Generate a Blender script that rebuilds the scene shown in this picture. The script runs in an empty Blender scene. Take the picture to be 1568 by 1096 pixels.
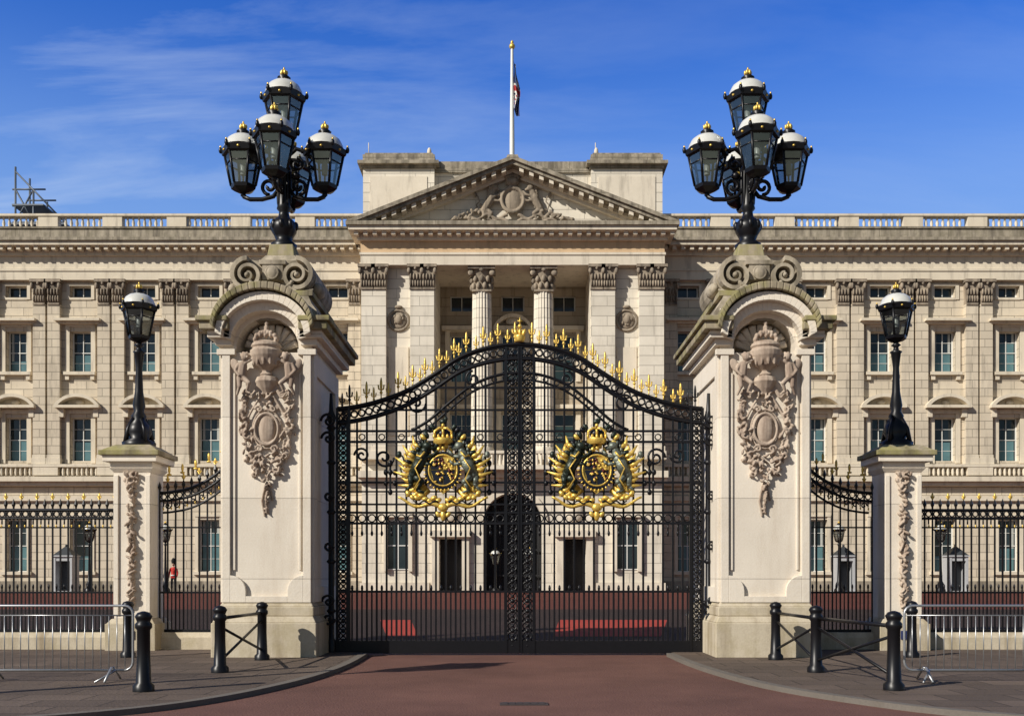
import bpy, math, random
from mathutils import Vector, Matrix
import bmesh
random.seed(7)
rad=math.radians
S=bpy.context.scene
PI=math.pi

# ------------------------------------------------------------------ mesh builder
class MB:
    def __init__(s): s.v=[];s.f=[];s.m=[];s.s=[]
    def add(s,vs,fs,m=0,sm=False):
        o=len(s.v)
        s.v.extend([(p[0],p[1],p[2]) for p in vs])
        for f in fs:
            s.f.append([i+o for i in f]); s.m.append(m); s.s.append(sm)
    def box(s,x0,x1,y0,y1,z0,z1,m=0):
        s.add([(x0,y0,z0),(x1,y0,z0),(x1,y1,z0),(x0,y1,z0),(x0,y0,z1),(x1,y0,z1),(x1,y1,z1),(x0,y1,z1)],
              [(3,2,1,0),(4,5,6,7),(0,1,5,4),(1,2,6,5),(2,3,7,6),(3,0,4,7)],m)
    def frus(s,cx,cy,z0,z1,a0,b0,a1,b1,m=0):
        s.add([(cx-a0,cy-b0,z0),(cx+a0,cy-b0,z0),(cx+a0,cy+b0,z0),(cx-a0,cy+b0,z0),
               (cx-a1,cy-b1,z1),(cx+a1,cy-b1,z1),(cx+a1,cy+b1,z1),(cx-a1,cy+b1,z1)],
              [(3,2,1,0),(4,5,6,7),(0,1,5,4),(1,2,6,5),(2,3,7,6),(3,0,4,7)],m)
    def lathe(s,prof,cx=0,cy=0,n=16,m=0,sm=True,flute=0,ph=0):
        vs=[];fs=[]
        for r,z in prof:
            for i in range(n):
                a=2*PI*i/n+ph
                rr=r*(1-flute*(i%2))
                vs.append((cx+rr*math.cos(a),cy+rr*math.sin(a),z))
        k=len(prof)
        for j in range(k-1):
            for i in range(n):
                a=j*n+i;b=j*n+(i+1)%n
                fs.append((a,b,b+n,a+n))
        s.add(vs,fs,m,sm)
        s.add(vs[:n],[tuple(range(n))[::-1]],m); s.add(vs[-n:],[tuple(range(n))],m)
    def tube(s,pts,r,n=6,m=0,sm=True,r1=None):
        pts=[Vector(p) for p in pts]
        k=len(pts); vs=[];fs=[]
        for j,p in enumerate(pts):
            if j==0:t=pts[1]-pts[0]
            elif j==k-1:t=pts[-1]-pts[-2]
            else:t=pts[j+1]-pts[j-1]
            if t.length<1e-9:t=Vector((0,0,1))
            t.normalize()
            up=Vector((0,1,0)) if abs(t.y)<.9 else Vector((0,0,1))
            a=t.cross(up).normalized(); b=a.cross(t).normalized()
            rr=r if r1 is None else r+(r1-r)*j/(k-1)
            for i in range(n):
                q=2*PI*(i+.5)/n
                vs.append(p+a*(rr*math.cos(q))+b*(rr*math.sin(q)))
        for j in range(k-1):
            for i in range(n):
                a=j*n+i;b=j*n+(i+1)%n
                fs.append((a,b,b+n,a+n))
        fs.append(tuple(range(n))[::-1]); fs.append(tuple(range((k-1)*n,k*n)))
        s.add(vs,fs,m,sm)
    def ring(s,cx,y,cz,R,r,m=0,seg=14,n=4,sx=1.0):
        vs=[];fs=[]
        for j in range(seg):
            a=2*PI*j/seg
            for i in range(n):
                q=2*PI*(i+.5)/n
                rr=R+r*math.cos(q)
                vs.append((cx+sx*rr*math.cos(a),y+r*math.sin(q),cz+rr*math.sin(a)))
        for j in range(seg):
            for i in range(n):
                a=j*n+i;b=j*n+(i+1)%n;c=((j+1)%seg)*n+(i+1)%n;d=((j+1)%seg)*n+i
                fs.append((a,b,c,d))
        s.add(vs,fs,m,True)
    def ell(s,c,r,rot=0,m=0,nu=10,nv=6,axis='Y'):
        if not hasattr(r,'__len__'): r=(r,r,r)
        R=Matrix.Rotation(rot,3,axis)
        vs=[];fs=[];c=Vector(c)
        vs.append(c+R@Vector((0,0,-r[2])))
        for j in range(1,nv):
            t=-PI/2+PI*j/nv
            for i in range(nu):
                a=2*PI*i/nu
                vs.append(c+R@Vector((r[0]*math.cos(t)*math.cos(a),r[1]*math.cos(t)*math.sin(a),r[2]*math.sin(t))))
        vs.append(c+R@Vector((0,0,r[2])))
        for i in range(nu):
            fs.append((0,1+(i+1)%nu,1+i))
            fs.append((len(vs)-1,1+(nv-2)*nu+i,1+(nv-2)*nu+(i+1)%nu))
        for j in range(nv-2):
            for i in range(nu):
                a=1+j*nu+i;b=1+j*nu+(i+1)%nu
                fs.append((a,b,b+nu,a+nu))
        s.add(vs,fs,m,True)
    def ext(s,poly,y0,y1,m=0):  # polygon in XZ extruded along Y
        n=len(poly)
        vs=[(p[0],y0,p[1]) for p in poly]+[(p[0],y1,p[1]) for p in poly]
        fs=[tuple(range(n)),tuple(range(n,2*n))[::-1]]
        for i in range(n):
            j=(i+1)%n; fs.append((i,i+n,j+n,j))
        s.add(vs,fs,m)
    def strip(s,outer,inner,y0,y1,m=0):
        n=len(outer)
        for i in range(n-1):
            s.ext([outer[i],outer[i+1],inner[i+1],inner[i]],y0,y1,m)
    def obj(s,name,mats,parent=None,loc=(0,0,0),remesh=0,bevel=0):
        me=bpy.data.meshes.new(name)
        me.from_pydata(s.v,[],s.f)
        for mt in mats: me.materials.append(mt)
        me.polygons.foreach_set('material_index',s.m)
        me.polygons.foreach_set('use_smooth',s.s)
        bm=bmesh.new(); bm.from_mesh(me)
        bmesh.ops.recalc_face_normals(bm,faces=bm.faces)
        bm.to_mesh(me); bm.free()
        me.update()
        o=bpy.data.objects.new(name,me); S.collection.objects.link(o)
        o.location=loc
        if parent: o.parent=parent
        if remesh:
            md=o.modifiers.new('remesh','REMESH'); md.mode='VOXEL'; md.voxel_size=remesh; md.use_smooth_shade=True
        if bevel:
            md=o.modifiers.new('bevel','BEVEL'); md.width=bevel; md.segments=2; md.limit_method='ANGLE'
        return o
def empty(name,loc=(0,0,0)):
    e=bpy.data.objects.new(name,None); S.collection.objects.link(e); e.location=loc; return e
def dup(o,parent,name=None):
    q=bpy.data.objects.new(name or o.name,o.data); S.collection.objects.link(q)
    q.location=o.location; q.parent=parent
    for md in o.modifiers:
        n=q.modifiers.new(md.name,md.type)
        for a in ('mode','voxel_size','use_smooth_shade','width','segments','limit_method'):
            if hasattr(md,a):
                try:setattr(n,a,getattr(md,a))
                except Exception:pass
    return q
def cat(pts,x):
    if x<=pts[0][0]: return pts[0][1]
    if x>=pts[-1][0]: return pts[-1][1]
    for i in range(len(pts)-1):
        if pts[i][0]<=x<=pts[i+1][0]:
            x0,y0=pts[i];x1,y1=pts[i+1]
            ym=pts[i-1] if i>0 else None; yp=pts[i+2] if i+2<len(pts) else None
            m0=(y1-ym[1])/(x1-ym[0]) if ym else (0)
            m1=(yp[1]-y0)/(yp[0]-x0) if yp else (0)
            h=x1-x0;t=(x-x0)/h
            return (2*t**3-3*t*t+1)*y0+(t**3-2*t*t+t)*h*m0+(-2*t**3+3*t*t)*y1+(t**3-t*t)*h*m1

# ------------------------------------------------------------------ materials
def newmat(name):
    m=bpy.data.materials.new(name); m.use_nodes=True
    nt=m.node_tree; b=nt.nodes['Principled BSDF']; return m,nt,b
def simple(name,col,rough=.5,metal=0,var=.15,scale=8,spec=.5,bump=0):
    m,nt,b=newmat(name); N=nt.nodes;L=nt.links
    tc=N.new('ShaderNodeTexCoord'); no=N.new('ShaderNodeTexNoise'); no.inputs['Scale'].default_value=scale; no.inputs['Detail'].default_value=5
    L.new(tc.outputs['Object'],no.inputs['Vector'])
    mx=N.new('ShaderNodeMix'); mx.data_type='RGBA'
    mx.inputs['A'].default_value=tuple(c*(1-var) for c in col)+(1,)
    mx.inputs['B'].default_value=tuple(min(1,c*(1+var)) for c in col)+(1,)
    L.new(no.outputs['Fac'],mx.inputs['Factor']); L.new(mx.outputs['Result'],b.inputs['Base Color'])
    b.inputs['Roughness'].default_value=rough; b.inputs['Metallic'].default_value=metal
    b.inputs['Specular IOR Level'].default_value=spec
    if bump:
        bp=N.new('ShaderNodeBump'); bp.inputs['Strength'].default_value=bump; bp.inputs['Distance'].default_value=.02
        L.new(no.outputs['Fac'],bp.inputs['Height']); L.new(bp.outputs['Normal'],b.inputs['Normal'])
    return m
def stone(name,col,brick=None,mortar=.018,dark=.6,stain=.5,moss=0,mossc=(.22,.2,.05),stainc=(.12,.1,.08),fine=30,bumpd=.02,slo=.52,mscale=3.2):
    m,nt,b=newmat(name); N=nt.nodes;L=nt.links
    tc=N.new('ShaderNodeTexCoord'); sp=N.new('ShaderNodeSeparateXYZ'); L.new(tc.outputs['Object'],sp.inputs[0])
    def mixc(fac,a,bb,blend='MIX'):
        x=N.new('ShaderNodeMix'); x.data_type='RGBA'; x.blend_type=blend
        for k,v in (('Factor',fac),('A',a),('B',bb)):
            if isinstance(v,(int,float)): x.inputs[k].default_value=v
            elif isinstance(v,tuple): x.inputs[k].default_value=v+(1,) if len(v)==3 else v
            else: L.new(v,x.inputs[k])
        return x.outputs['Result']
    base=tuple(col)
    height=None
    cur=None
    if brick:
        ad=N.new('ShaderNodeMath'); L.new(sp.outputs['X'],ad.inputs[0]); L.new(sp.outputs['Y'],ad.inputs[1])
        cb=N.new('ShaderNodeCombineXYZ'); L.new(ad.outputs[0],cb.inputs['X']); L.new(sp.outputs['Z'],cb.inputs['Y'])
        br=N.new('ShaderNodeTexBrick'); br.inputs['Scale'].default_value=1
        br.inputs['Brick Width'].default_value=brick[0]; br.inputs['Row Height'].default_value=brick[1]
        br.inputs['Mortar Size'].default_value=mortar; br.inputs['Mortar Smooth'].default_value=.3
        br.inputs['Color1'].default_value=tuple(c*.91 for c in col)+(1,)
        br.inputs['Color2'].default_value=tuple(min(1,c*1.06) for c in col)+(1,)
        br.inputs['Mortar'].default_value=tuple(c*dark for c in col)+(1,)
        L.new(cb.outputs[0],br.inputs['Vector']); cur=br.outputs['Color']; height=br.outputs['Fac']
    else:
        rgb=N.new('ShaderNodeRGB'); rgb.outputs[0].default_value=base+(1,); cur=rgb.outputs[0]
    def noise(scale,mapping=None,detail=5,lo=.35,hi=.7):
        n=N.new('ShaderNodeTexNoise'); n.inputs['Scale'].default_value=scale; n.inputs['Detail'].default_value=detail; n.inputs['Roughness'].default_value=.62
        if mapping:
            mp=N.new('ShaderNodeMapping'); mp.inputs['Scale'].default_value=mapping; L.new(tc.outputs['Object'],mp.inputs[0]); L.new(mp.outputs[0],n.inputs['Vector'])
        else: L.new(tc.outputs['Object'],n.inputs['Vector'])
        r=N.new('ShaderNodeMapRange'); r.inputs['From Min'].default_value=lo; r.inputs['From Max'].default_value=hi
        L.new(n.outputs['Fac'],r.inputs['Value']); return r.outputs[0],n.outputs['Fac']
    n1,_=noise(.7,lo=.3,hi=.7)
    cur=mixc(n1,cur,mixc(.25,cur,(.45*col[0],.42*col[1],.38*col[2])))
    st,_=noise(1.6,(1.6,1.6,.22),lo=slo,hi=slo+.26)
    k=N.new('ShaderNodeMath'); k.operation='MULTIPLY'; k.inputs[1].default_value=stain; L.new(st,k.inputs[0])
    cur=mixc(k.outputs[0],cur,stainc)
    nf,nfr=noise(fine,lo=.2,hi=.85,detail=3)
    cur=mixc(.12,cur,mixc(nf,(.0,.0,.0),(1,1,1)),'OVERLAY')
    if moss:
        mo,_=noise(mscale,lo=.5-moss*.12,hi=.64)
        k2=N.new('ShaderNodeMath'); k2.operation='MULTIPLY'; k2.inputs[1].default_value=min(1,moss); L.new(mo,k2.inputs[0])
        cur=mixc(k2.outputs[0],cur,mossc)
    L.new(cur,b.inputs['Base Color'])
    b.inputs['Roughness'].default_value=.85; b.inputs['Specular IOR Level'].default_value=.25
    bp=N.new('ShaderNodeBump'); bp.inputs['Strength'].default_value=.35; bp.inputs['Distance'].default_value=bumpd*.6
    L.new(nfr,bp.inputs['Height'])
    if height is not None:
        bp2=N.new('ShaderNodeBump'); bp2.invert=True; bp2.inputs['Strength'].default_value=.8; bp2.inputs['Distance'].default_value=.04
        L.new(height,bp2.inputs['Height']); L.new(bp.outputs['Normal'],bp2.inputs['Normal']); L.new(bp2.outputs['Normal'],b.inputs['Normal'])
    else: L.new(bp.outputs['Normal'],b.inputs['Normal'])
    return m
PAL=(.68,.595,.465)
M_wing=stone('palace_stone',PAL,(1.6,.52),dark=.48,stain=.45)
M_plain=stone('palace_trim_stone',(.74,.66,.525),stain=.5)
M_cent=stone('palace_center_stone',(.80,.735,.62),(1.9,.6),dark=.62,stain=.3)
M_rec=stone('portico_recess_shade_stone',(.46,.39,.30),(1.9,.6),dark=.55,stain=.6)  # darker copy of the centre stone, with the recess shade put into its colour
M_ctrim=stone('centre_trim_stone',(.78,.70,.575),stain=.45)
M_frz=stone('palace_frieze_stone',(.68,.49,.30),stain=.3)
M_dirty=stone('weathered_stone',(.44,.385,.30),(2.2,.7),dark=.6,stain=.85,moss=.5,mossc=(.17,.15,.10),stainc=(.1,.085,.07),slo=.42)
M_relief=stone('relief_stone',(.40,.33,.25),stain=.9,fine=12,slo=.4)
M_pier=stone('pier_stone',(.82,.745,.635),(9,1.55),mortar=.006,dark=.7,stain=.3,stainc=(.40,.29,.19))
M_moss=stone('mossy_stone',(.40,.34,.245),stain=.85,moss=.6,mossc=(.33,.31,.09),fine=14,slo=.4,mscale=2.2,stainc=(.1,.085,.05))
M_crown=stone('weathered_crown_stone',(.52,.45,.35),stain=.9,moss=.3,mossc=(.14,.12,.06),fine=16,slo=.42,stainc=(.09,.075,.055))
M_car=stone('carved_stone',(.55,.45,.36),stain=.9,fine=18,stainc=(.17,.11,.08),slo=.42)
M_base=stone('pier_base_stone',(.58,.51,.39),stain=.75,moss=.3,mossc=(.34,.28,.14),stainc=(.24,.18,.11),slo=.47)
M_roof=simple('roof_lead',(.12,.13,.14),.7)
M_iron=simple('black_iron',(.006,.006,.008),.38,0,.3,12,.35)
M_gold=simple('gilding',(.88,.54,.12),.38,.5,.35,20,.5,bump=.5)
M_bronze=simple('patinated_bronze',(.022,.032,.024),.4,.4,.7,22,.5,bump=.6)
M_silver=simple('weathered_silver',(.15,.17,.14),.45,.4,.7,22,bump=.6)
M_blue=simple('enamel_dark_blue',(.008,.012,.022),.6,spec=.2)
M_red=simple('enamel_red',(.12,.018,.012),.5)
M_fblue=simple('flag_blue',(.015,.025,.10),.8)
M_flagred=simple('flag_red',(.4,.03,.03),.8)
M_white=simple('white_paint',(.72,.72,.68),.5,0,.08)
M_glass=simple('window_glass',(.018,.03,.037),.08,0,.7,.9,.55)
M_blind=simple('window_blind',(.09,.18,.20),.25,0,.5,1.2,.5)
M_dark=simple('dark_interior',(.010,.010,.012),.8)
M_dome=simple('lamp_cap_enamel',(.62,.62,.58),.3,.0,.25,6,.7)
M_galv=simple('galvanised_steel',(.42,.43,.44),.35,.7,.15,20)
M_tunic=simple('scarlet_cloth',(.5,.02,.02),.8)
M_cloth=simple('black_cloth',(.012,.012,.015),.9)
M_fur=simple('bearskin_fur',(.01,.01,.01),.95,bump=1)
M_skin=simple('skin',(.55,.33,.24),.5)
M_kerb=stone('kerb_granite',(.17,.15,.13),stain=.5)
M_lg,nt,b=newmat('lantern_glass')
nt.nodes.remove(b); o_=nt.nodes['Material Output']
tr=nt.nodes.new('ShaderNodeBsdfTransparent'); tr.inputs[0].default_value=(.62,.66,.66,1)
gl=nt.nodes.new('ShaderNodeBsdfGlossy'); gl.inputs['Roughness'].default_value=.12; gl.inputs['Color'].default_value=(.5,.52,.5,1)
mxs=nt.nodes.new('ShaderNodeMixShader'); fr=nt.nodes.new('ShaderNodeTexNoise'); fr.inputs['Scale'].default_value=2
mr=nt.nodes.new('ShaderNodeMapRange'); mr.inputs['To Min'].default_value=.1; mr.inputs['To Max'].default_value=.5
nt.links.new(fr.outputs['Fac'],mr.inputs['Value']); nt.links.new(mr.outputs[0],mxs.inputs[0])
nt.links.new(tr.outputs[0],mxs.inputs[1]); nt.links.new(gl.outputs[0],mxs.inputs[2]); nt.links.new(mxs.outputs[0],o_.inputs[0])

def ground_mat(name,c1,c2,slab=None,scale=60,rough=.85,joint=.55,big=.5):
    m,nt,b=newmat(name); N=nt.nodes;L=nt.links
    tc=N.new('ShaderNodeTexCoord')
    n1=N.new('ShaderNodeTexNoise'); n1.inputs['Scale'].default_value=scale; n1.inputs['Detail'].default_value=4
    n2=N.new('ShaderNodeTexNoise'); n2.inputs['Scale'].default_value=big; n2.inputs['Detail'].default_value=7; n2.inputs['Roughness'].default_value=.65
    L.new(tc.outputs['Object'],n1.inputs['Vector']); L.new(tc.outputs['Object'],n2.inputs['Vector'])
    av=N.new('ShaderNodeMath'); av.operation='MULTIPLY_ADD'; av.inputs[1].default_value=.5
    L.new(n1.outputs['Fac'],av.inputs[0])
    s2=N.new('ShaderNodeMapRange'); s2.inputs['From Min'].default_value=.3; s2.inputs['From Max'].default_value=.7; s2.inputs['To Max'].default_value=.6
    L.new(n2.outputs['Fac'],s2.inputs['Value']); L.new(s2.outputs[0],av.inputs[2])
    mx=N.new('ShaderNodeMix'); mx.data_type='RGBA'; mx.inputs['A'].default_value=c1+(1,); mx.inputs['B'].default_value=c2+(1,)
    L.new(av.outputs[0],mx.inputs['Factor']); cur=mx.outputs['Result']
    if slab:
        br=N.new('ShaderNodeTexBrick'); br.inputs['Scale'].default_value=1; br.inputs['Brick Width'].default_value=slab[0]; br.inputs['Row Height'].default_value=slab[1]
        br.inputs['Mortar Size'].default_value=.014; br.inputs['Color1'].default_value=(1,1,1,1); br.inputs['Color2'].default_value=(.68,.68,.68,1)
        br.inputs['Mortar'].default_value=(joint,joint,joint,1)
        L.new(tc.outputs['Object'],br.inputs['Vector'])
        mm=N.new('ShaderNodeMix'); mm.data_type='RGBA'; mm.blend_type='MULTIPLY'; mm.inputs['Factor'].default_value=1
        L.new(cur,mm.inputs['A']); L.new(br.outputs['Color'],mm.inputs['B']); cur=mm.outputs['Result']
    L.new(cur,b.inputs['Base Color']); b.inputs['Roughness'].default_value=rough; b.inputs['Specular IOR Level'].default_value=.3
    bp=N.new('ShaderNodeBump'); bp.inputs['Strength'].default_value=.9; bp.inputs['Distance'].default_value=.015
    L.new(n1.outputs['Fac'],bp.inputs['Height']); L.new(bp.outputs['Normal'],b.inputs['Normal'])
    return m
M_ground=ground_mat('ground_asphalt',(.07,.06,.055),(.11,.095,.085))
M_road=ground_mat('red_asphalt',(.085,.040,.031),(.20,.098,.075),scale=35)
M_pave=ground_mat('paving_slabs',(.09,.066,.052),(.18,.135,.105),(.9,.6),scale=25,joint=.35)
M_fore=ground_mat('forecourt_red_gravel',(.085,.022,.017),(.14,.038,.028),big=.25)
M_fdark=ground_mat('forecourt_shade_ground',(.022,.014,.013),(.045,.026,.022),big=.25)  # near-black ground colour that paints in the shade behind the gate
M_lit=ground_mat('sunlit_red_ground',(.34,.045,.03),(.45,.06,.04))  # brighter red that paints sunlight into the ground colour

# ------------------------------------------------------------------ ground
def sheet(name,poly,z,mat,zf=None):
    mb=MB(); n=len(poly)
    mb.add([(x,y,zf(y)+z if zf else z) for x,y in poly],[tuple(range(n))])
    return mb.obj(name,[mat])
sheet('ground',[(-700,-300),(700,-300),(700,900),(-700,900)],-.004,M_ground)
edgeL=[(-2.95,20.3),(-2.9,18.1),(-3.0,16.2),(-3.25,14.6),(-3.75,12.8),(-4.5,11.6),(-6,10.6),(-9,9.8),(-40,9.6)]
edgeR=[(3.0,20.3),(3.05,18.2),(3.2,16.4),(3.55,14.2),(4.3,12.6),(4.95,11.6),(6.4,10.6),(9.5,9.8),(40,9.6)]
def smooth(e,k=2):
    for _ in range(k):
        o=[e[0]]
        for a,b in zip(e,e[1:]):
            o.append((a[0]*.75+b[0]*.25,a[1]*.75+b[1]*.25)); o.append((a[0]*.25+b[0]*.75,a[1]*.25+b[1]*.75))
        o.append(e[-1]); e=o
    return e
edgeL=smooth(edgeL); edgeR=smooth(edgeR)
sheet('road',[(-40,-6),(40,-6)]+[(40,9.8),(6,12),(3.8,16),(3.8,22.4),(-3.8,22.4),(-3.8,16),(-6,12),(-40,9.8)],.004,M_road)
def off(e,d,sg):
    out=[]
    for i,p in enumerate(e):
        a=e[max(0,i-1)];b=e[min(len(e)-1,i+1)]
        t=Vector((b[0]-a[0],b[1]-a[1])).normalized(); nrm=Vector((t.y,-t.x))*sg
        out.append((p[0]+nrm.x*d,p[1]+nrm.y*d))
    return out
for e,sg in ((edgeL,-1),(edgeR,1)):
    side=-1 if sg==-1 else 1
    k=off(e,.15,sg)
    if (k[5][0]-e[5][0])*side<0: k=off(e,.15,-sg)
    mb=MB()
    for i in range(len(e)-1):
        q=[e[i],e[i+1],k[i+1],k[i]]
        mb.add([(x,y,0) for x,y in q]+[(x,y,.075) for x,y in q],[(4,5,6,7),(0,1,5,4),(2,3,7,6),(1,2,6,5),(3,0,4,7)])
    mb.obj('kerb',[M_kerb])
    mb=MB(); top=[p for p in k]+[(side*45,22.2),(k[0][0],22.2)]
    n=len(top)
    mb.add([(x,y,.0) for x,y in top]+[(x,y,.068) for x,y in top],[tuple(range(n,2*n))]+[(i,(i+1)%n,(i+1)%n+n,i+n) for i in range(n)])
    mb.obj('pavement',[M_pave])
zf=lambda y: .03 if y<24 else .03+.62*min(1,(y-24)/36)
mb=MB()
ys=[22.3,24,30,40,50,60,90]
for a,b in zip(ys,ys[1:]):
    mb.add([(-70,a,zf(a)),(70,a,zf(a)),(70,b,zf(b)),(-70,b,zf(b))],[(0,1,2,3)])
mb.obj('forecourt',[M_fore])
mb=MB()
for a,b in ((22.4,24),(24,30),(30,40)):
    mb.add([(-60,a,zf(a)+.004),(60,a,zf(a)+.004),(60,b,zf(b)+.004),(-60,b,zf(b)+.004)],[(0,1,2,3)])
mb.obj('forecourt_shade_strip',[M_fdark])  # dark sheet over the near forecourt, standing for shadow
sheet('sunlit_red_patch',[(-3.3,26),(-2.5,26),(-3.4,33),(-4.4,33)],.008,M_lit,zf)  # bright sheets laid as painted sunlit patches in the dark strip
sheet('sunlit_red_patch',[(.95,26),(3.7,26),(4.9,33),(1.4,33)],.008,M_lit,zf)
mb=MB(); mb.box(-.3,.3,0,.22,0,.012)
for i in range(6): mb.box(-.27+i*.092,-.2+i*.092,.03,.19,.012,.02)
mb.obj('drain_cover',[simple('cast_iron',(.05,.04,.04),.6)],loc=(.1,12.6,.005))

# ------------------------------------------------------------------ palace
CX=-.2
palace=empty('palace',(0,0,0))
wall=MB(); trim=MB(); cap=MB(); win=MB()
YW=65.0
def window(cx,z0,z1,w,y,blind=True):
    h=z1-z0
    win.box(cx-w/2-.05,cx+w/2+.05,y+.02,y+.06,z0-.05,z1+.05,0)
    if blind and h>1.5:
        bz=z0+h*random.choice([.45,.5,.5,.75,.3])
        win.box(cx-w/2+.16,cx+w/2-.16,y-.004,y+.018,z0+.08,bz,2)
        if random.random()<.5:
            for s2 in (-1,1):
                a=sorted((cx+s2*(w/2-.16),cx+s2*(w/2-.3))); win.box(a[0],a[1],y-.003,y+.019,bz+.01,z1-.06,5)
    t=.05
    for a,b in ((cx-w/2,cx-w/2+t+.03),(cx+w/2-t-.03,cx+w/2),(cx-.022,cx+.022)): win.box(a,b,y-.05,y-.006,z0,z1,1)
    zs=[z0,z1-t,z0+h*.5-t/2] if h>1 else [z0,z1-t]
    for z in zs: win.box(cx-w/2,cx+w/2,y-.062,y-.052,z,z+t,1)
    if h>2:
        for q in (.25,.75): win.box(cx-w/2+.1,cx+w/2-.1,y-.03,y-.008,z0+h*q-.013,z0+h*q+.013,1)
def capital(mb,cx,y,z0,z1,w,rnd=False):
    h=z1-z0
    if rnd:
        mb.lathe([(w*.42,z0),(w*.44,z0+h*.5),(w*.58,z0+h*.86)],cx,y,12)
    else:
        mb.frus(cx,y,z0,z1-h*.13,w*.44,.16,w*.52,.24)
    mb.box(cx-w*.64,cx+w*.64,y-(w*.64 if rnd else .42),y+(w*.64 if rnd else .1),z1-h*.12,z1)
    mb.box(cx-w*.46,cx+w*.46,y-(w*.46 if rnd else .24),y+(w*.4 if rnd else .1),z0-h*.03,z0+h*.05)
    for row,(zz,nn,rr) in enumerate(((z0+h*.22,5,.5),(z0+h*.5,4,.53))):
        if rnd:
            for i in range(10):
                a=2*PI*(i+.5*row)/10
                mb.ell((cx+w*rr*.95*math.cos(a),y+w*rr*.95*math.sin(a),zz),(w*.11,w*.11,h*.16),0,0,6,4)
        else:
            for i in range(nn):
                xx=cx+(i-(nn-1)/2)*w*.98/nn
                mb.ell((xx,y-.22-.05*row,zz),(w*.085,.1,h*.15),0,0,6,4)
    for sx in (-1,1):
        mb.ell((cx+sx*w*.5,y-(w*.5 if rnd else .3),z1-h*.26),(w*.15,.12,h*.14),0,0,8,5)
    mb.ell((cx,y-(w*.6 if rnd else .34),z1-h*.14),(w*.12,.08,h*.1),0,0,8,5)
LV=[(1.9,5.2),(8.95,11.7),(14.6,17.2),(19.35,20.1)]
W=1.36
xb=[11.2+4.09*i for i in range(9)]
XE=xb[-1]+2.1
for sg in (-1,1):
    X=lambda u: CX+sg*u
    def bx(mb,a,b,y0,y1,z0,z1,m=0):
        x0,x1=sorted((X(a),X(b))); mb.box(x0,x1,y0,y1,z0,z1,m)
    prev=9.0
    for c in xb:
        bx(wall,prev,c-W/2,YW,YW+.9,.2,22.3); prev=c+W/2
        zp=.2
        for a,b in LV:
            bx(wall,c-W/2,c+W/2,YW,YW+.9,zp,a); zp=b
            window(X(c),a,b,W,YW+.45)
        bx(wall,c-W/2,c+W/2,YW,YW+.9,zp,22.3)
        a,b=LV[0]
        for s2 in (-1,1): trim.box(X(c)+s2*(W/2+.1)-.1,X(c)+s2*(W/2+.1)+.1,YW-.08,YW+.05,a,b+.2)
        trim.box(X(c)-W/2-.3,X(c)+W/2+.3,YW-.2,YW+.03,a-.2,a)
        trim.box(X(c)-W/2-.2,X(c)+W/2+.2,YW-.12,YW+.04,b+.2,b+.35)
        a,b=LV[1]
        for s2 in (-1,1):
            trim.box(X(c)+s2*(W/2+.14)-.14,X(c)+s2*(W/2+.14)+.14,YW-.1,YW+.05,a-.15,b+.25)
            trim.box(X(c)+s2*1.1-.16,X(c)+s2*1.1+.16,YW-.4,YW+.05,b+.0,b+.55)
        trim.box(X(c)-W/2-.28,X(c)+W/2+.28,YW-.14,YW+.04,b+.25,b+.5)
        trim.box(X(c)-1.42,X(c)+1.42,YW-.72,YW+.06,b+.55,b+.72)
        n=12;R=1.42
        arc=[(X(c)+R*math.sin(-1+2*i/n)/math.sin(1),b+.72+.72*(math.cos(-1+2*i/n)-math.cos(1))/(1-math.cos(1))) for i in range(n+1)]
        inn=[(X(c)+(p[0]-X(c))*.82,b+.725+(p[1]-b-.72)*.70) for p in arc]
        trim.strip(arc,inn,YW-.72,YW+.05)
        trim.ext(inn,YW-.06,YW+.04)
        trim.ell((X(c),YW-.15,b+.95),(.3,.15,.16),0,0,10,6)
        a,b=LV[2]
        for s2 in (-1,1): trim.box(X(c)+s2*(W/2+.14)-.14,X(c)+s2*(W/2+.14)+.14,YW-.1,YW+.05,a,b+.28)
        trim.box(X(c)-W/2-.28,X(c)+W/2+.28,YW-.12,YW+.04,b+.28,b+.42)
        trim.box(X(c)-1.3,X(c)+1.3,YW-.4,YW+.05,b+.42,b+.55)
        trim.box(X(c)-1.45,X(c)+1.45,YW-.7,YW+.06,b+.55,b+.7)
        trim.box(X(c)-1.0,X(c)+1.0,YW-.3,YW+.05,a-.2,a)
        for s2 in (-1,1): trim.box(X(c)+s2*.8-.12,X(c)+s2*.8+.12,YW-.2,YW+.05,a-.5,a-.2)
        a,b=LV[3]
        for s2 in (-1,1): trim.box(X(c)+s2*(W/2+.1)-.1,X(c)+s2*(W/2+.1)+.1,YW-.07,YW+.05,a-.12,b+.12)
        for zz in (a-.14,b): trim.box(X(c)-W/2,X(c)+W/2,YW-.07,YW+.05,zz,zz+.14)
    bx(wall,prev,XE,YW,YW+.9,.2,22.3)
    for c in [9.75]+[q+2.045 for q in xb]:
        for d in ((-.46,.46) if c>10 else (.3,)):
            x=X(c+d)
            wall.box(x-.39,x+.39,YW-.36,YW+.02,9.3,18.85)
            trim.box(x-.45,x+.45,YW-.44,YW+.02,8.72,9.1); trim.box(x-.42,x+.42,YW-.40,YW+.02,9.1,9.3)
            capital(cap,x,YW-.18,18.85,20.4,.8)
    bx(trim,9.2,XE,YW-.34,YW+.01,20.4,20.95); bx(trim,9.2,XE,YW-.4,YW+.01,20.95,21.1)
    bx(trim,9.2,XE,YW-.3,YW+.01,21.1,21.9); bx(trim,9.2,XE,YW-.5,YW+.01,21.9,22.12)
    u=9.5
    while u<XE:
        bx(trim,u,u+.24,YW-1.0,YW-.5,22.12,22.36); u+=.55
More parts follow.
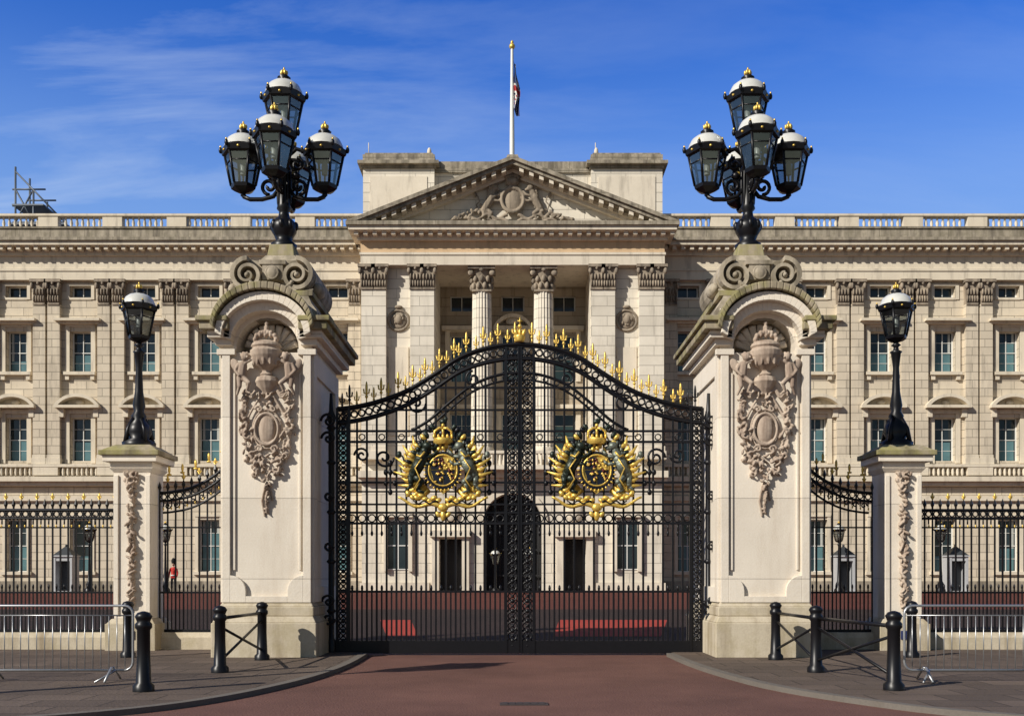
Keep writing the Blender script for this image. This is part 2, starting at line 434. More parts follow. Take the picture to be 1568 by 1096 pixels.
    bx(trim,9.2,XE+.3,YW-.5,YW+1,22.12,22.37)
    bx(trim,9.2,XE+.4,YW-1.15,YW+1,22.37,22.62); bx(wall,9.2,XE+.5,YW-1.3,YW+1,22.62,22.8,1)
    bx(wall,9.2,XE,YW-.15,YW+.9,22.8,23.72,1); bx(wall,9.2,XE+.05,YW-.25,YW+.95,23.72,23.82,1)
    posts=[q+2.045 for q in xb]
    for p in posts: bx(trim,p-.62,p+.62,YW-.12,YW+.4,23.82,24.52)
    bx(trim,9.2,XE+.05,YW-.18,YW+.45,24.52,24.66)
    u=10.2
    while u<XE:
        if all(abs(u-p)>.75 for p in posts):
            trim.lathe([(.075,23.82),(.06,23.9),(.11,24.1),(.06,24.35),(.08,24.52)],X(u),YW+.1,6)
        u+=.36
    bx(trim,9.2,XE,YW-.55,YW+.01,8.52,8.70)
    bx(trim,9.2,XE,YW-.2,YW+.01,7.9,8.0)
    u=9.6
    while u<XE:
        if min(abs(u-c2-2.045) for c2 in xb)>.85: trim.lathe([(.07,8.0),(.1,8.2),(.06,8.52)],X(u),YW-.4,6)
        u+=.3
    for p in posts: bx(trim,p-.8,p+.8,YW-.52,YW-.2,8.0,8.52)
    bx(trim,9.2,XE,YW-.7,YW+.01,7.6,7.9); bx(trim,9.2,XE,YW-.4,YW+.01,7.35,7.6)
    bx(trim,9.2,XE,YW-.2,YW+.01,6.4,6.7)
    bx(wall,9.2,XE,YW-.25,YW+.01,.2,1.3,1)
    bx(wall,XE-1,XE,YW+.9,YW+16,.2,23.72)
    bx(win,9.2,XE-1,YW+.9,YW+16,23.3,23.5,4)
    bx(win,9.2,XE-1,YW+1.2,YW+1.4,.5,23,3)
# ---- centre block
YC=62.4
H=9.24
cen=MB(); ctr=MB()
def cb(a,b,y0,y1,z0,z1,m=0,mb=cen): mb.box(CX+a,CX+b,y0,y1,z0,z1,m)
cb(-H,-4.5,YC,YW,.2,8.0); cb(4.5,H,YC,YW,.2,8.0)
cb(-4.5,-3.1,YC,YW,3.9,8.0); cb(3.1,4.5,YC,YW,3.9,8.0)
cb(-3.1,-1.8,YC,YW,.2,8.0); cb(1.8,3.1,YC,YW,.2,8.0)
n=16
zc=4.9
arc=[(CX-1.8*math.cos(PI*i/n),zc+1.8*math.sin(PI*i/n)) for i in range(n+1)]
for i in range(n):
    a,b=arc[i],arc[i+1]; cen.ext([a,b,(b[0],8.0),(a[0],8.0)],YC,YW)
arc2=[(CX-2.15*math.cos(PI*i/n),zc+2.15*math.sin(PI*i/n)) for i in range(n+1)]
ctr.strip(arc2,arc,YC-.15,YC+.02)
ctr.box(CX-.25,CX+.25,YC-.35,YC,zc+1.7,zc+2.5)
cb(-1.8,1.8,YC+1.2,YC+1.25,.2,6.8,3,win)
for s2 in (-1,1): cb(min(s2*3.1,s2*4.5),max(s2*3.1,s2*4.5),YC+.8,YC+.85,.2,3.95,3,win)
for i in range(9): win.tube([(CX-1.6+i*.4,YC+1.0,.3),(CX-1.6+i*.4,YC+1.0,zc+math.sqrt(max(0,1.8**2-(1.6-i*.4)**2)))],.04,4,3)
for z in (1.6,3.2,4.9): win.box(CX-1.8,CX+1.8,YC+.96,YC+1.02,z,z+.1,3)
for s2 in (-1,1):
    for s3 in (4.5+.22,3.1-.22):
        ctr.box(CX+s2*s3-.22,CX+s2*s3+.22,YC-.25,YC+.01,.2,4.0,)
    x0,x1=sorted((CX+s2*2.55,CX+s2*5.05)); ctr.box(x0,x1,YC-.5,YC+.01,4.0,4.4)
    x=CX+s2*3.8; ctr.ell((x,YC-.1,5.5),(.55,.2,.6),0,0,12,8)
    xw=CX+s2*7
    win.box(xw-.65,xw+.65,YC-.03,YC+.005,2.0,5.0,0)
    for a in (-.75,.75): ctr.box(xw+a-.12,xw+a+.12,YC-.3,YC+.01,1.9,5.2)
    ctr.box(xw-.9,xw+.9,YC-.45,YC+.01,5.2,5.45)
    for z in (2,3.45,4.95): win.box(xw-.63,xw+.63,YC-.06,YC-.032,z,z+.06,1)
    win.box(xw-.03,xw+.03,YC-.065,YC-.06,2,5,1)
for a,b,pr in ((.2,1.2,.2),(7.35,7.6,.3),(7.6,8.0,.65)):
    if a<1:
        for s2 in (-1,1):
            x0,x1=sorted((CX+s2*5.1,CX+s2*(H+.1))); ctr.box(x0,x1,YC-pr,YC+.01,a,b)
    else: ctr.box(CX-H-.2,CX+H+.2,YC-pr,YC+.01,a,b)
ctr.box(CX-5.0,CX+5.0,YC-1.5,YC-.2,8.0,8.25)
for i in range(41): ctr.lathe([(.07,8.25),(.11,8.5),(.06,8.95)],CX-4.9+i*.245,YC-1.35,6)
ctr.box(CX-5.05,CX+5.05,YC-1.48,YC-1.2,8.95,9.12)
cb(-H,H,YC,YW+6,8.0,8.7)
for s2 in (-1,1):
    x0,x1=sorted((CX+s2*4.75,CX+s2*(H-.12))); cen.box(x0,x1,YC+.0,YW+3,8.7,20.5)
YB=YC+4.2
lv=[(9.2,12.2),(14.3,17.3),(18.9,19.9)]
prev=-4.75
for c in (-3.35,0,3.35):
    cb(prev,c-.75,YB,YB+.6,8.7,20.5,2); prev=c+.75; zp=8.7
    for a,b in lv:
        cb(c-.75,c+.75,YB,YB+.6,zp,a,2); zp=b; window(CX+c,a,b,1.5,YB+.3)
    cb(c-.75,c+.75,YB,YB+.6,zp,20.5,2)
    for a,b in lv[:2]:
        for s2 in (-1,1): ctr.box(CX+c+s2*.92-.15,CX+c+s2*.92+.15,YB-.12,YB+.02,a,b+.25)
        ctr.box(CX+c-1.25,CX+c+1.25,YB-.5,YB+.02,b+.3,b+.55)
        ctr.box(CX+c-1.07,CX+c+1.07,YB-.15,YB+.02,b+.25,b+.3)
    x=CX+c; zz=17.85
    if c==0:
        ar=[(x+1.25*math.sin(-1+2*i/12)/math.sin(1),zz+.8*(math.cos(-1+2*i/12)-math.cos(1))/(1-math.cos(1))) for i in range(13)]
        inn=[(x+(p[0]-x)*.82,zz+(p[1]-zz)*.7) for p in ar]; ctr.strip(ar,inn,YB-.5,YB+.02); ctr.ell((x,YB-.15,zz+.35),(.5,.2,.25))
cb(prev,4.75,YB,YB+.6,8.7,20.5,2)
for s2 in (-1,1):
    for c,w in ((8.45,1.5),(5.5,1.45)):
        x=CX+s2*c
        cen.box(x-w/2,x+w/2,YC-.5,YC+.01,9.5,19.05)
        ctr.box(x-w/2-.12,x+w/2+.12,YC-.65,YC+.02,8.7,9.2); ctr.box(x-w/2-.06,x+w/2+.06,YC-.57,YC+.02,9.2,9.5)
        capital(cap,x-w*.27,YC-.35,19.05,20.5,w*.55); capital(cap,x+w*.27,YC-.35,19.05,20.5,w*.55)
    x=CX+s2*1.9
    cen.lathe([(.68,9.5),(.66,12),(.58,19.05)],x,YC+.45,40,0,False,flute=.09)
    ctr.lathe([(.85,8.7),(.85,9.0),(.76,9.1),(.8,9.3),(.7,9.5)],x,YC+.45,24)
    capital(cap,x,YC+.45,19.05,20.5,1.3,True)
    x=CX+s2*6.98; z=17.25
    cap.ring(x,YC-.04,z,.62,.09,0,24,6)
    cap.ell((x,YC,z),(.52,.12,.52),0,0,16,8); cap.ell((x,YC-.12,z+.05),(.22,.14,.3),0,0)
    for i in range(10): cap.ell((x+.1*random.uniform(-3,3),YC-.1,z+.1*random.uniform(-3,3)),(.09,.08,.12),0,0,6,4)
    cap.ell((x,YC-.1,z+.8),(.25,.15,.12),0,0)
    ctr.box(x-.6,x+.6,YC-.07,YC+.01,10.2,15.6)
cb(-H,H,YC-.52,YW+2,20.5,21.1,0,ctr); cb(-H-.06,H+.06,YC-.58,YW+2,21.1,21.25,0,ctr)
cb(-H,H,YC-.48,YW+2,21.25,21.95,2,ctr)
cb(-H-.15,H+.15,YC-.7,YW+2,21.95,22.12,0,ctr)
u=-H-.3
while u<H+.3:
    ctr.box(CX+u,CX+u+.25,YC-1.15,YC-.66,22.14,22.36); u+=.56
cb(-H-.2,H+.2,YC-.7,YW+.6,22.12,22.37,0,ctr)
cb(-H-.62,H+.62,YC-1.35,YW+.6,22.37,22.62,0,ctr); cb(-H-.75,H+.75,YC-1.5,YW+.6,22.62,22.85,1,ctr)
AZ=26.75; B=H+.72; z0=22.86
def rake(t0,t1,y0,y1,m=0,b=B):
    k=1/math.cos(math.atan2(AZ-z0,b)); sl=(AZ-z0)/b
    for s2 in (-1,1):
        xat=lambda t:b-(t*k)/sl
        p=[(CX+s2*xat(t0),z0),(CX,AZ-t0*k),(CX,AZ-t1*k),(CX+s2*xat(t1),z0)]
        ctr.ext(p,y0,y1,m)
rake(0,.22,YC-1.52,YC+1.9,1); rake(.22,.42,YC-1.36,YC+1.9,1); rake(.42,.62,YC-.6,YC+1.9); rake(.62,.8,YC-.45,YC+1.9)
sl=(AZ-z0)/B; ang=math.atan(sl)
k=1/math.cos(ang)
for s2 in (-1,1):
    u=.4
    while u<B-1.6:
        zt=AZ-.42*k-sl*u
        ctr.ext([(CX+s2*u,zt),(CX+s2*(u+.26),zt-sl*.26),(CX+s2*(u+.26),zt-sl*.26-.24),(CX+s2*u,zt-.24)],YC-1.25,YC-.6)
        u+=.6
cen.ext([(CX-B+.9,z0),(CX,AZ-.4),(CX+B-.9,z0)],YC-.1,YC+1.85,0)
ctr.frus(CX,YC-.3,AZ-.05,AZ+.25,.4,.9,.3,.7,1)
YA=64.3
for s2 in (-1,1):
    x0,x1=sorted((CX+s2*4.95,CX+s2*9.45))
    cen.box(x0,x1,YA,YA+6,22.5,27.3)
    ctr.box(x0-.12,x1+.12,YA-.14,YA+6.1,22.9,23.5)
    ctr.box(x0-.1,x1+.1,YA-.1,YA+6.1,27.3,27.5,1); ctr.box(x0-.3,x1+.3,YA-.4,YA+6.3,27.5,27.7,1); cen.box(x0-.02,x1+.02,YA-.02,YA+6,27.7,28.2,1); ctr.box(x0+.1,x1-.1,YA+.1,YA+5.9,28.2,28.34,1)
    ctr.box(x0+.45,x1-.45,YA-.05,YA+.01,24.2,26.8)
    ctr.tube([(x0+.3,YA+.4,28.3),(x0+.3,YA+.4,29.1)],.03,5); ctr.ell((CX+s2*5.3,YA+.4,28.5),(.14,.14,.3))
cb(-5,5,YA+.5,YA+6,22.5,27.2); cb(-5.0,5.0,YA+.35,YA+6,27.2,27.45,1,ctr); cb(-5,5,YA+.48,YA+6,27.45,27.95,1)
wall.obj('wing_walls',[M_wing,M_dirty],palace)
trim.obj('wing_trim',[M_plain],palace)
cen.obj('centre_walls',[M_cent,M_dirty,M_rec],palace)
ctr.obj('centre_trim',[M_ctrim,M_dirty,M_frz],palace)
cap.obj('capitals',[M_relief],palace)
win.obj('windows',[M_glass,M_white,M_blind,M_dark,M_roof,simple('net_curtain',(.4,.42,.4),.8)],palace)

def capsule(mb,a,b,r0,r1,m=0):
    mb.tube([a,b],r0,8,m,True,r1); mb.ell(a,r0,0,m,8,6); mb.ell(b,r1,0,m,8,6)
def beast(mb,x,y,z,s,d,m=0,horn=False,m2=None):
    P=lambda a,b,c=0:(x+d*a*s,y-c*s,z+b*s)
    m2=m if m2 is None else m2
    capsule(mb,P(-.22,-.18),P(.02,.25,.05),.17*s,.21*s,m)
    capsule(mb,P(.02,.25,.05),P(.12,.52,.08),.17*s,.13*s,m2)
    mb.ell(P(.2,.66,.1),(.16*s,.14*s,.14*s),d*.3,m2); mb.ell(P(.34,.6,.1),(.11*s,.08*s,.07*s),0,m2,8,6)
    if not horn:
        for i in range(9):
            a=i*.7; mb.ell(P(.08+.17*math.cos(a),.5+.22*math.sin(a),.05),(.08*s,.09*s,.09*s),a,m2,6,5)
    else:
        mb.tube([P(.28,.75,.1),P(.45,1.12,.1)],.035*s,6,m2,True,.005*s)
        for i in range(5): mb.ell(P(-.04-.02*i,.68-.12*i,.05),(.06*s,.06*s,.08*s),0,m2,6,5)
    for q in (P(.14,.79,.1),P(.06,.76,.1)): mb.ell(q,(.04*s,.03*s,.07*s),0,m2,6,4)
    capsule(mb,P(.08,.3,.12),P(.36,.36,.16),.075*s,.05*s,m); capsule(mb,P(.36,.36,.16),P(.5,.5,.16),.05*s,.045*s,m)
    capsule(mb,P(.08,.14,.1),P(.36,.1,.14),.075*s,.05*s,m); capsule(mb,P(.36,.1,.14),P(.46,.2,.14),.05*s,.045*s,m)
    capsule(mb,P(-.22,-.22),P(.04,-.42,.1),.13*s,.09*s,m); capsule(mb,P(.04,-.42,.1),P(-.1,-.68,.08),.07*s,.05*s,m); capsule(mb,P(-.1,-.68,.08),P(.08,-.74,.1),.05*s,.04*s,m)
    capsule(mb,P(-.3,-.25),P(-.3,-.5,.05),.12*s,.08*s,m); capsule(mb,P(-.3,-.5,.05),P(-.46,-.72),.06*s,.05*s,m); capsule(mb,P(-.46,-.72),P(-.3,-.8,.05),.05*s,.04*s,m)
    t=[P(-.34,-.2),P(-.55,-.25),P(-.62,-.02),P(-.48,.12),P(-.55,.35),P(-.66,.42)]
    mb.tube(t,.04*s,6,m,True,.03*s); mb.ell(t[-1],(.08*s,.07*s,.11*s),0,m,8,6)
pr=MB()
yb=YC-.3
pr.ell((CX,yb,24.5),(.62,.25,.85),0,0,16,10)
pr.ring(CX,yb-.2,24.45,.74,.13,0,20,6,.9)
pr.ell((CX,yb-.15,25.55),(.45,.3,.28),0,0,12,8)
for i in range(5): pr.ell((CX-.4+.2*i,yb-.2,25.82+.12*math.sin(PI*i/4)),.12,0,0,6,5)
pr.tube([(CX,yb-.1,25.85),(CX,yb-.1,26.1)],.07,6)
beast(pr,CX-1.35,yb,24.25,1.4,1); beast(pr,CX+1.35,yb,24.25,1.4,-1,0,True)
R=random.Random(3)
for s2 in (-1,1):
    for ph_,am,zz in ((0,.16,23.15),(1.5,.14,23.45)):
        pts=[(CX+s2*(.3+(3.1-ph_*.5)*t),yb-.1,zz+am*math.sin(t*12+ph_)) for t in [i/20 for i in range(21)]]
        pr.tube(pts,.13,6,0,True,.06)
    for i in range(26):
        t=i/25; pr.ell((CX+s2*(1.7+2.0*t),yb-R.random()*.15,23.3+(1-t)*1.0*R.random()),(.15,.1,.09),R.random()*3,0,6,5)
    for i in range(8): pr.ell((CX+s2*(.75+.1*i),yb-.05,25.7-.13*i+.1*(i%2)),(.13,.1,.1),s2*.7,0,6,5)
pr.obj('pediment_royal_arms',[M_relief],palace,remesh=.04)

# flag pole
fp=empty('flagpole',(CX-.05,66.5,0))
mb=MB(); mb.lathe([(.17,23.5),(.16,30),(.09,36)],0,0,10); mb.ell((0,0,36.15),(.2,.2,.2),0,1); mb.ell((0,0,36.4),(.1,.1,.15),0,1); mb.obj('pole',[M_white,M_gold],fp)
mb=MB()
rows=24; cols=8
vs=[]
for j in range(rows+1):
    for i in range(cols+1):
        t=j/rows;u=i/cols
        vs.append((.1+u*(.18+.24*math.sin(t*2.2))+.05*math.sin(t*9+u*4),.2*math.sin(u*8+t*3),35.2-3.2*t-.5*u))
for j in range(rows):
    for i in range(cols):
        a=j*(cols+1)+i; q=(j-12+ (i-4)*2)
        m=2 if abs(j-12)<3 or abs(i-4)<1 or abs(q)<3 else 0
        if abs(j-12)<2 or abs(q)<1: m=1
        mb.add([vs[a],vs[a+1],vs[a+cols+2],vs[a+cols+1]],[(0,1,2,3)],m,True)
mb.obj('flag',[M_fblue,M_flagred,M_white],fp)

mb=MB()
for x in (-33.4,-32.2,-31.2,-30.2):
    for y in (68,70): mb.tube([(x,y,23.5),(x,y,25+ (3.9 if x<-32.5 else (2.3 if x<-31.5 else .6)))],.07,5)
for z in (25.2,26.3,27.4): mb.tube([(-33.6,68,z),(-31.4 if z>26 else -30,68,z)],.06,5); mb.tube([(-33.6,70,z),(-31.6,70,z)],.06,5)
mb.tube([(-33.4,68,28.6),(-30.1,68,25.2)],.06,5); mb.tube([(-33.4,68,25.2),(-32.2,68,27.4)],.06,5); mb.tube([(-32.2,68,25.2),(-33.4,68,27.4)],.06,5); mb.tube([(-31.2,68,24.5),(-30.2,68,25.6)],.06,5)
mb.box(-33.8,-30,67.8,70.2,25.0,25.12); mb.box(-33.6,-31.5,67.9,70.1,26.3,26.4)
mb.obj('scaffolding',[simple('scaffold_steel',(.1,.12,.15),.5,.3)])

# ------------------------------------------------------------------ big gate piers
def cherub(mb,x,y,z,s,d):
    P=lambda a,b,c=0:(x+d*a*s,y-c*s,z+b*s)
    mb.ell(P(.06,.5,.14),(.11*s,.11*s,.125*s))
    for i in range(6): mb.ell(P(.06+.1*math.cos(i),.55+.06*math.sin(i),.12),.045*s,0,0,6,4)
    mb.ell(P(.15,.48,.22),(.03*s,.04*s,.03*s),0,0,6,4)
    capsule(mb,P(0,.3,.08),P(-.04,.02,.08),.11*s,.125*s)
    capsule(mb,P(.05,.34,.12),P(.26,.44,.16),.045*s,.04*s); capsule(mb,P(.26,.44,.16),P(.42,.6,.12),.04*s,.03*s)
    capsule(mb,P(-.1,.33,.1),P(-.2,.14,.14),.045*s,.04*s); capsule(mb,P(-.2,.14,.14),P(-.08,0,.2),.04*s,.03*s)
    capsule(mb,P(0,-.04,.1),P(.18,-.2,.2),.08*s,.06*s); capsule(mb,P(.18,-.2,.2),P(.1,-.42,.12),.05*s,.035*s); capsule(mb,P(.1,-.42,.12),P(.2,-.46,.16),.035*s,.025*s)
    capsule(mb,P(-.1,-.04,.08),P(-.08,-.28,.14),.08*s,.06*s); capsule(mb,P(-.08,-.28,.14),P(-.16,-.48,.08),.05*s,.035*s)
    mb.ell(P(-.22,.3,.02),(.12*s,.05*s,.2*s),-d*.5)
def leafdrop(mb,x,y,z0,z1,w0,w1,n,seed,size=.06):
    R=random.Random(seed)
    for i in range(n):
        t=i/(n-1); z=z0+(z1-z0)*t; w=w0+(w1-w0)*t
        for k in range(3):
            mb.ell((x+R.uniform(-w,w),y-R.uniform(0,.10),z+R.uniform(-.03,.03)),(size*R.uniform(.32,.55),size*.8,size*R.uniform(.7,1.15)),R.uniform(-1.2,1.2),0,7,5)
def volute(mb,cx,cz,R,d,y0,y1,m=0,turns=2.0,w=.09):
    n=44; o=[];i_=[]
    for k in range(n+1):
        t=k/n; a=PI*.5+d*(-turns*2*PI*t); r=R*(1-.82*t)
        o.append((cx+r*math.cos(a),cz+r*math.sin(a))); r2=r-w*(1-.6*t); i_.append((cx+r2*math.cos(a),cz+r2*math.sin(a)))
    mb.strip(o,i_,y0,y1,m)
    mb.ext([(cx+(R*.94)*math.cos(2*PI*k/20),cz+R*.94*math.sin(2*PI*k/20)) for k in range(20)],y0+.22,y1-.05,m)
    mb.ell((cx,y0+.1,cz),(R*.18,.12,R*.18),0,m)
FY=-1.4
st=MB(); ms=MB(); bs=MB(); cv=MB()
bs.box(-1.0,1.0,FY-.32,1.6,0,.72); bs.frus(0,.1,.72,.84,.99,1.79,.92,1.72); bs.box(-.92,.92,FY-.17,1.5,.84,1.02); bs.frus(0,.1,1.02,1.1,.9,1.62,.86,1.55)
st.box(-.85,.85,FY,1.3,1.08,5.9)
f=.08
for s2 in (-1,1):
    x0,x1=sorted((s2*.85,s2*.70)); st.box(x0-.0,x1,FY-f,FY-.0,1.1,5.9)
    q=[(s2*.70,1.1),(s2*.70,1.62)]+[(s2*(.70-.3*math.sin(a)),1.62-.3+.3*math.cos(a)) for a in [i*PI/2/6 for i in range(1,7)]]+[(s2*.40,1.1)]
    st.ext(q,FY-f,FY,0)
st.box(-.40,.40,FY-f,FY,1.1,1.22)
for s2 in (-1,1): st.box(s2*.63-.02,s2*.63+.02,FY-.035,FY,1.72,5.5)
for s2 in (-1,1):
    for (a,b) in ((-1.4,-1.1),(.9,1.3)):
        x0,x1=sorted((s2*.85,s2*.90)); st.box(x0,x1,a,b,1.1,5.9)
    x0,x1=sorted((s2*.85,s2*.90)); st.box(x0,x1,-1.1,.9,1.1,1.4); st.box(x0,x1,-1.1,.9,5.5,5.9)
n=14; R=.6; zc=5.98
arc=[(-R*math.cos(PI*i/n),zc+R*.98*math.sin(PI*i/n)) for i in range(n+1)]
st.box(-.85,-R,FY,FY+.7,5.9,6.75); st.box(R,.85,FY,FY+.7,5.9,6.75)
for i in range(n):
    a,b=arc[i],arc[i+1]; st.ext([a,b,(b[0],6.75),(a[0],6.75)],FY,FY+.7)
st.box(-.85,.85,FY+.7,1.3,5.9,6.75)
for i in range(9):
    a=PI*(i+.5)/9; cv.tube([(0,FY+.62,zc+.05),(-.5*math.cos(a),FY+.3,zc+.08+.45*math.sin(a))],.03,6,2,True,.075)
for s2 in (-1,1):
    x0,x1=sorted((s2*.60,s2*.95)); st.box(x0,x1,FY-.1,FY+.002,5.84,5.95)
for s2 in (-1,1):
    for ov,za,zb,mb in ((.12,6.02,6.14,st),(.24,6.14,6.27,st),(.36,6.27,6.42,ms),(.42,6.42,6.52,ms)):
        x0,x1=sorted((s2*.852,s2*(.85+ov))); mb.box(x0,x1,FY+.002,1.3+ov,za,zb)
        x0,x1=sorted((s2*.66,s2*(.85+ov))); mb.box(x0,x1,FY-ov,FY,za,zb)
for ov,za,zb in ((.12,6.02,6.14),(.24,6.14,6.27),(.36,6.27,6.42),(.42,6.42,6.52)):
    ms.box(-.85,.85,1.3,1.3+ov,za,zb)
def el(rx,rz,zb,x):
    return [(-rx*math.cos(PI*i/24),zb+rz*math.sin(PI*i/24)) for i in range(25)]
st.strip(el(.78,.67,6.14,0),el(.64,.55,6.10,0),FY-.24,FY+.1)
st.strip(el(.90,.77,6.2,0),el(.78,.67,6.14,0),FY-.40,FY+.4)
ms.strip(el(.97,.80,6.34,0),el(.90,.73,6.27,0),FY-.5,1.0)
prof=[(.96,6.52),(.94,6.72),(.82,6.88),(.76,7.0),(.74,7.06)]
for (a,za),(b_,zb_) in zip(prof,prof[1:]): cv.frus(0,.05,za,zb_,a,a+.48,b_,b_+.48,0)
cv.box(-.82,.82,-1.18,1.2,7.06,7.16,1)
for s2 in (-1,1):
    volute(cv,s2*.48,7.5,.37,s2,-1.1,1.0,0)
    cv.ell((s2*.84,-.6,7.3),(.12,.3,.14),0,0)
cv.frus(0,0,7.16,7.75,.5,.85,.32,.6,0)
cv.box(-.2,.2,-1.0,-.6,7.42,7.72,0); cv.frus(0,0,7.75,7.9,.36,.62,.42,.66,0)
cv.box(-.26,.26,-1.02,-.55,7.72,7.80,0)
cv.frus(0,0,7.9,8.1,.42,.5,.30,.34,0); ms.frus(0,0,8.1,8.36,.28,.3,.24,.26)
fes=MB()
R=random.Random(8)
for i in range(20):
    a=PI*i/19; fes.ell((-.40*math.cos(a),-1.08,7.36-.15*math.sin(a)+R.uniform(-.015,.015)),(.035,.06,.045),R.random()*2,0,7,5)
fes.ell((0,-1.03,7.55),(.11,.05,.13),0,0,12,8); fes.ring(0,-1.04,7.55,.13,.02,0,16,5)
for s2 in (-1,1):
    fes.tube([(s2*.35,-1.1,7.24),(s2*.55,-1.12,7.13),(s2*.82,-1.06,7.2)],.028,6)
rel=MB()
yy=FY-.08
rel.lathe([(.03,5.42),(.13,5.45),(.07,5.52),(.2,5.62),(.29,5.8),(.31,5.9),(.25,5.95),(.29,5.99),(.26,6.05),(.15,6.1)],0,FY-.08,20)
for i in range(12):
    a=2*PI*i/12; rel.ell((.24*math.cos(a),FY-.08+.24*math.sin(a),5.72),(.03,.03,.12),0,0,6,5)
for i in range(7):
    a=PI*i/6; rel.ell((-.2*math.cos(a),FY-.12,6.12+.14*math.sin(a)),(.05,.08,.06),0,0,7,5)
for i in range(5): rel.ell((-.1+.05*i,FY-.12,6.2+.05*(i%2)),(.04,.08,.055),0,0,7,5)
rel.ell((0,FY-.08,6.34),(.05,.06,.08)); rel.ell((0,FY-.08,6.44),.04)
cherub(rel,-.43,yy,5.42,.72,1); cherub(rel,.43,yy,5.42,.72,-1)
rel.lathe([(.1,5.1),(.17,5.2),(.24,5.33),(.2,5.42)],0,FY,12)
for s2 in (-1,1):
    pts=[(s2*(.05+.42*t),FY-.06,5.28-.22*t+.08*math.sin(t*9)) for t in [i/14 for i in range(15)]]
    rel.tube(pts,.036,6,0,True,.025)
    pts=[(s2*(.12+.42*t),FY-.06,5.12-.1*t+.06*math.sin(t*12)) for t in [i/14 for i in range(15)]]
    rel.tube(pts,.028,6,0,True,.02)
    leafdrop(rel,s2*.45,FY-.01,5.0,4.35,.06,.09,11,11+s2)
    leafdrop(rel,s2*.36,FY-.01,4.4,3.85,.09,.08,10,21+s2)
    leafdrop(rel,s2*.22,FY-.01,3.95,3.55,.1,.07,8,31+s2)
    pts=[(s2*(.12+.3*math.sin(t*2.6)),FY-.06,5.05-1.2*t) for t in [i/12 for i in range(13)]]
    rel.tube(pts,.026,6,0,True,.02)
leafdrop(rel,0,FY-.02,5.1,4.85,.14,.1,6,3,.05)
rel.ell((0,FY-.02,4.42),(.17,.10,.32),0,0,16,10)
rel.ring(0,FY-.08,4.42,.30,.035,0,24,6,.75)
rel.ring(0,FY-.05,4.42,.37,.02,0,24,6,.75)
for s2 in(-1,1):
    for zz,q in ((4.8,.5),(4.04,-.6)):
        n=16; rel.tube([(s2*(.14+.08*(1-i/n)*math.cos(i*.5)),FY-.07,zz+.08*(1-i/n)*math.sin(i*.5)) for i in range(n)],.022,5)
leafdrop(rel,0,FY-.01,3.9,3.3,.12,.06,9,5,.055)
leafdrop(rel,0,FY-.01,3.35,2.85,.03,.015,9,7,.045); rel.tube([(-.04,FY-.02,3.35),(-.1,FY-.03,3.05),(-.05,FY-.02,2.75)],.022,5); rel.tube([(.05,FY-.02,3.35),(.1,FY-.03,3.05)],.022,5)
def spiral(mb,cx,y,cz,R,turns,a0,d,r,m=0,n=26):
    mb.tube([(cx+R*(1-.85*i/n)*math.cos(a0+d*turns*2*PI*i/n),y,cz+R*(1-.85*i/n)*math.sin(a0+d*turns*2*PI*i/n)) for i in range(n+1)],r,5,m)

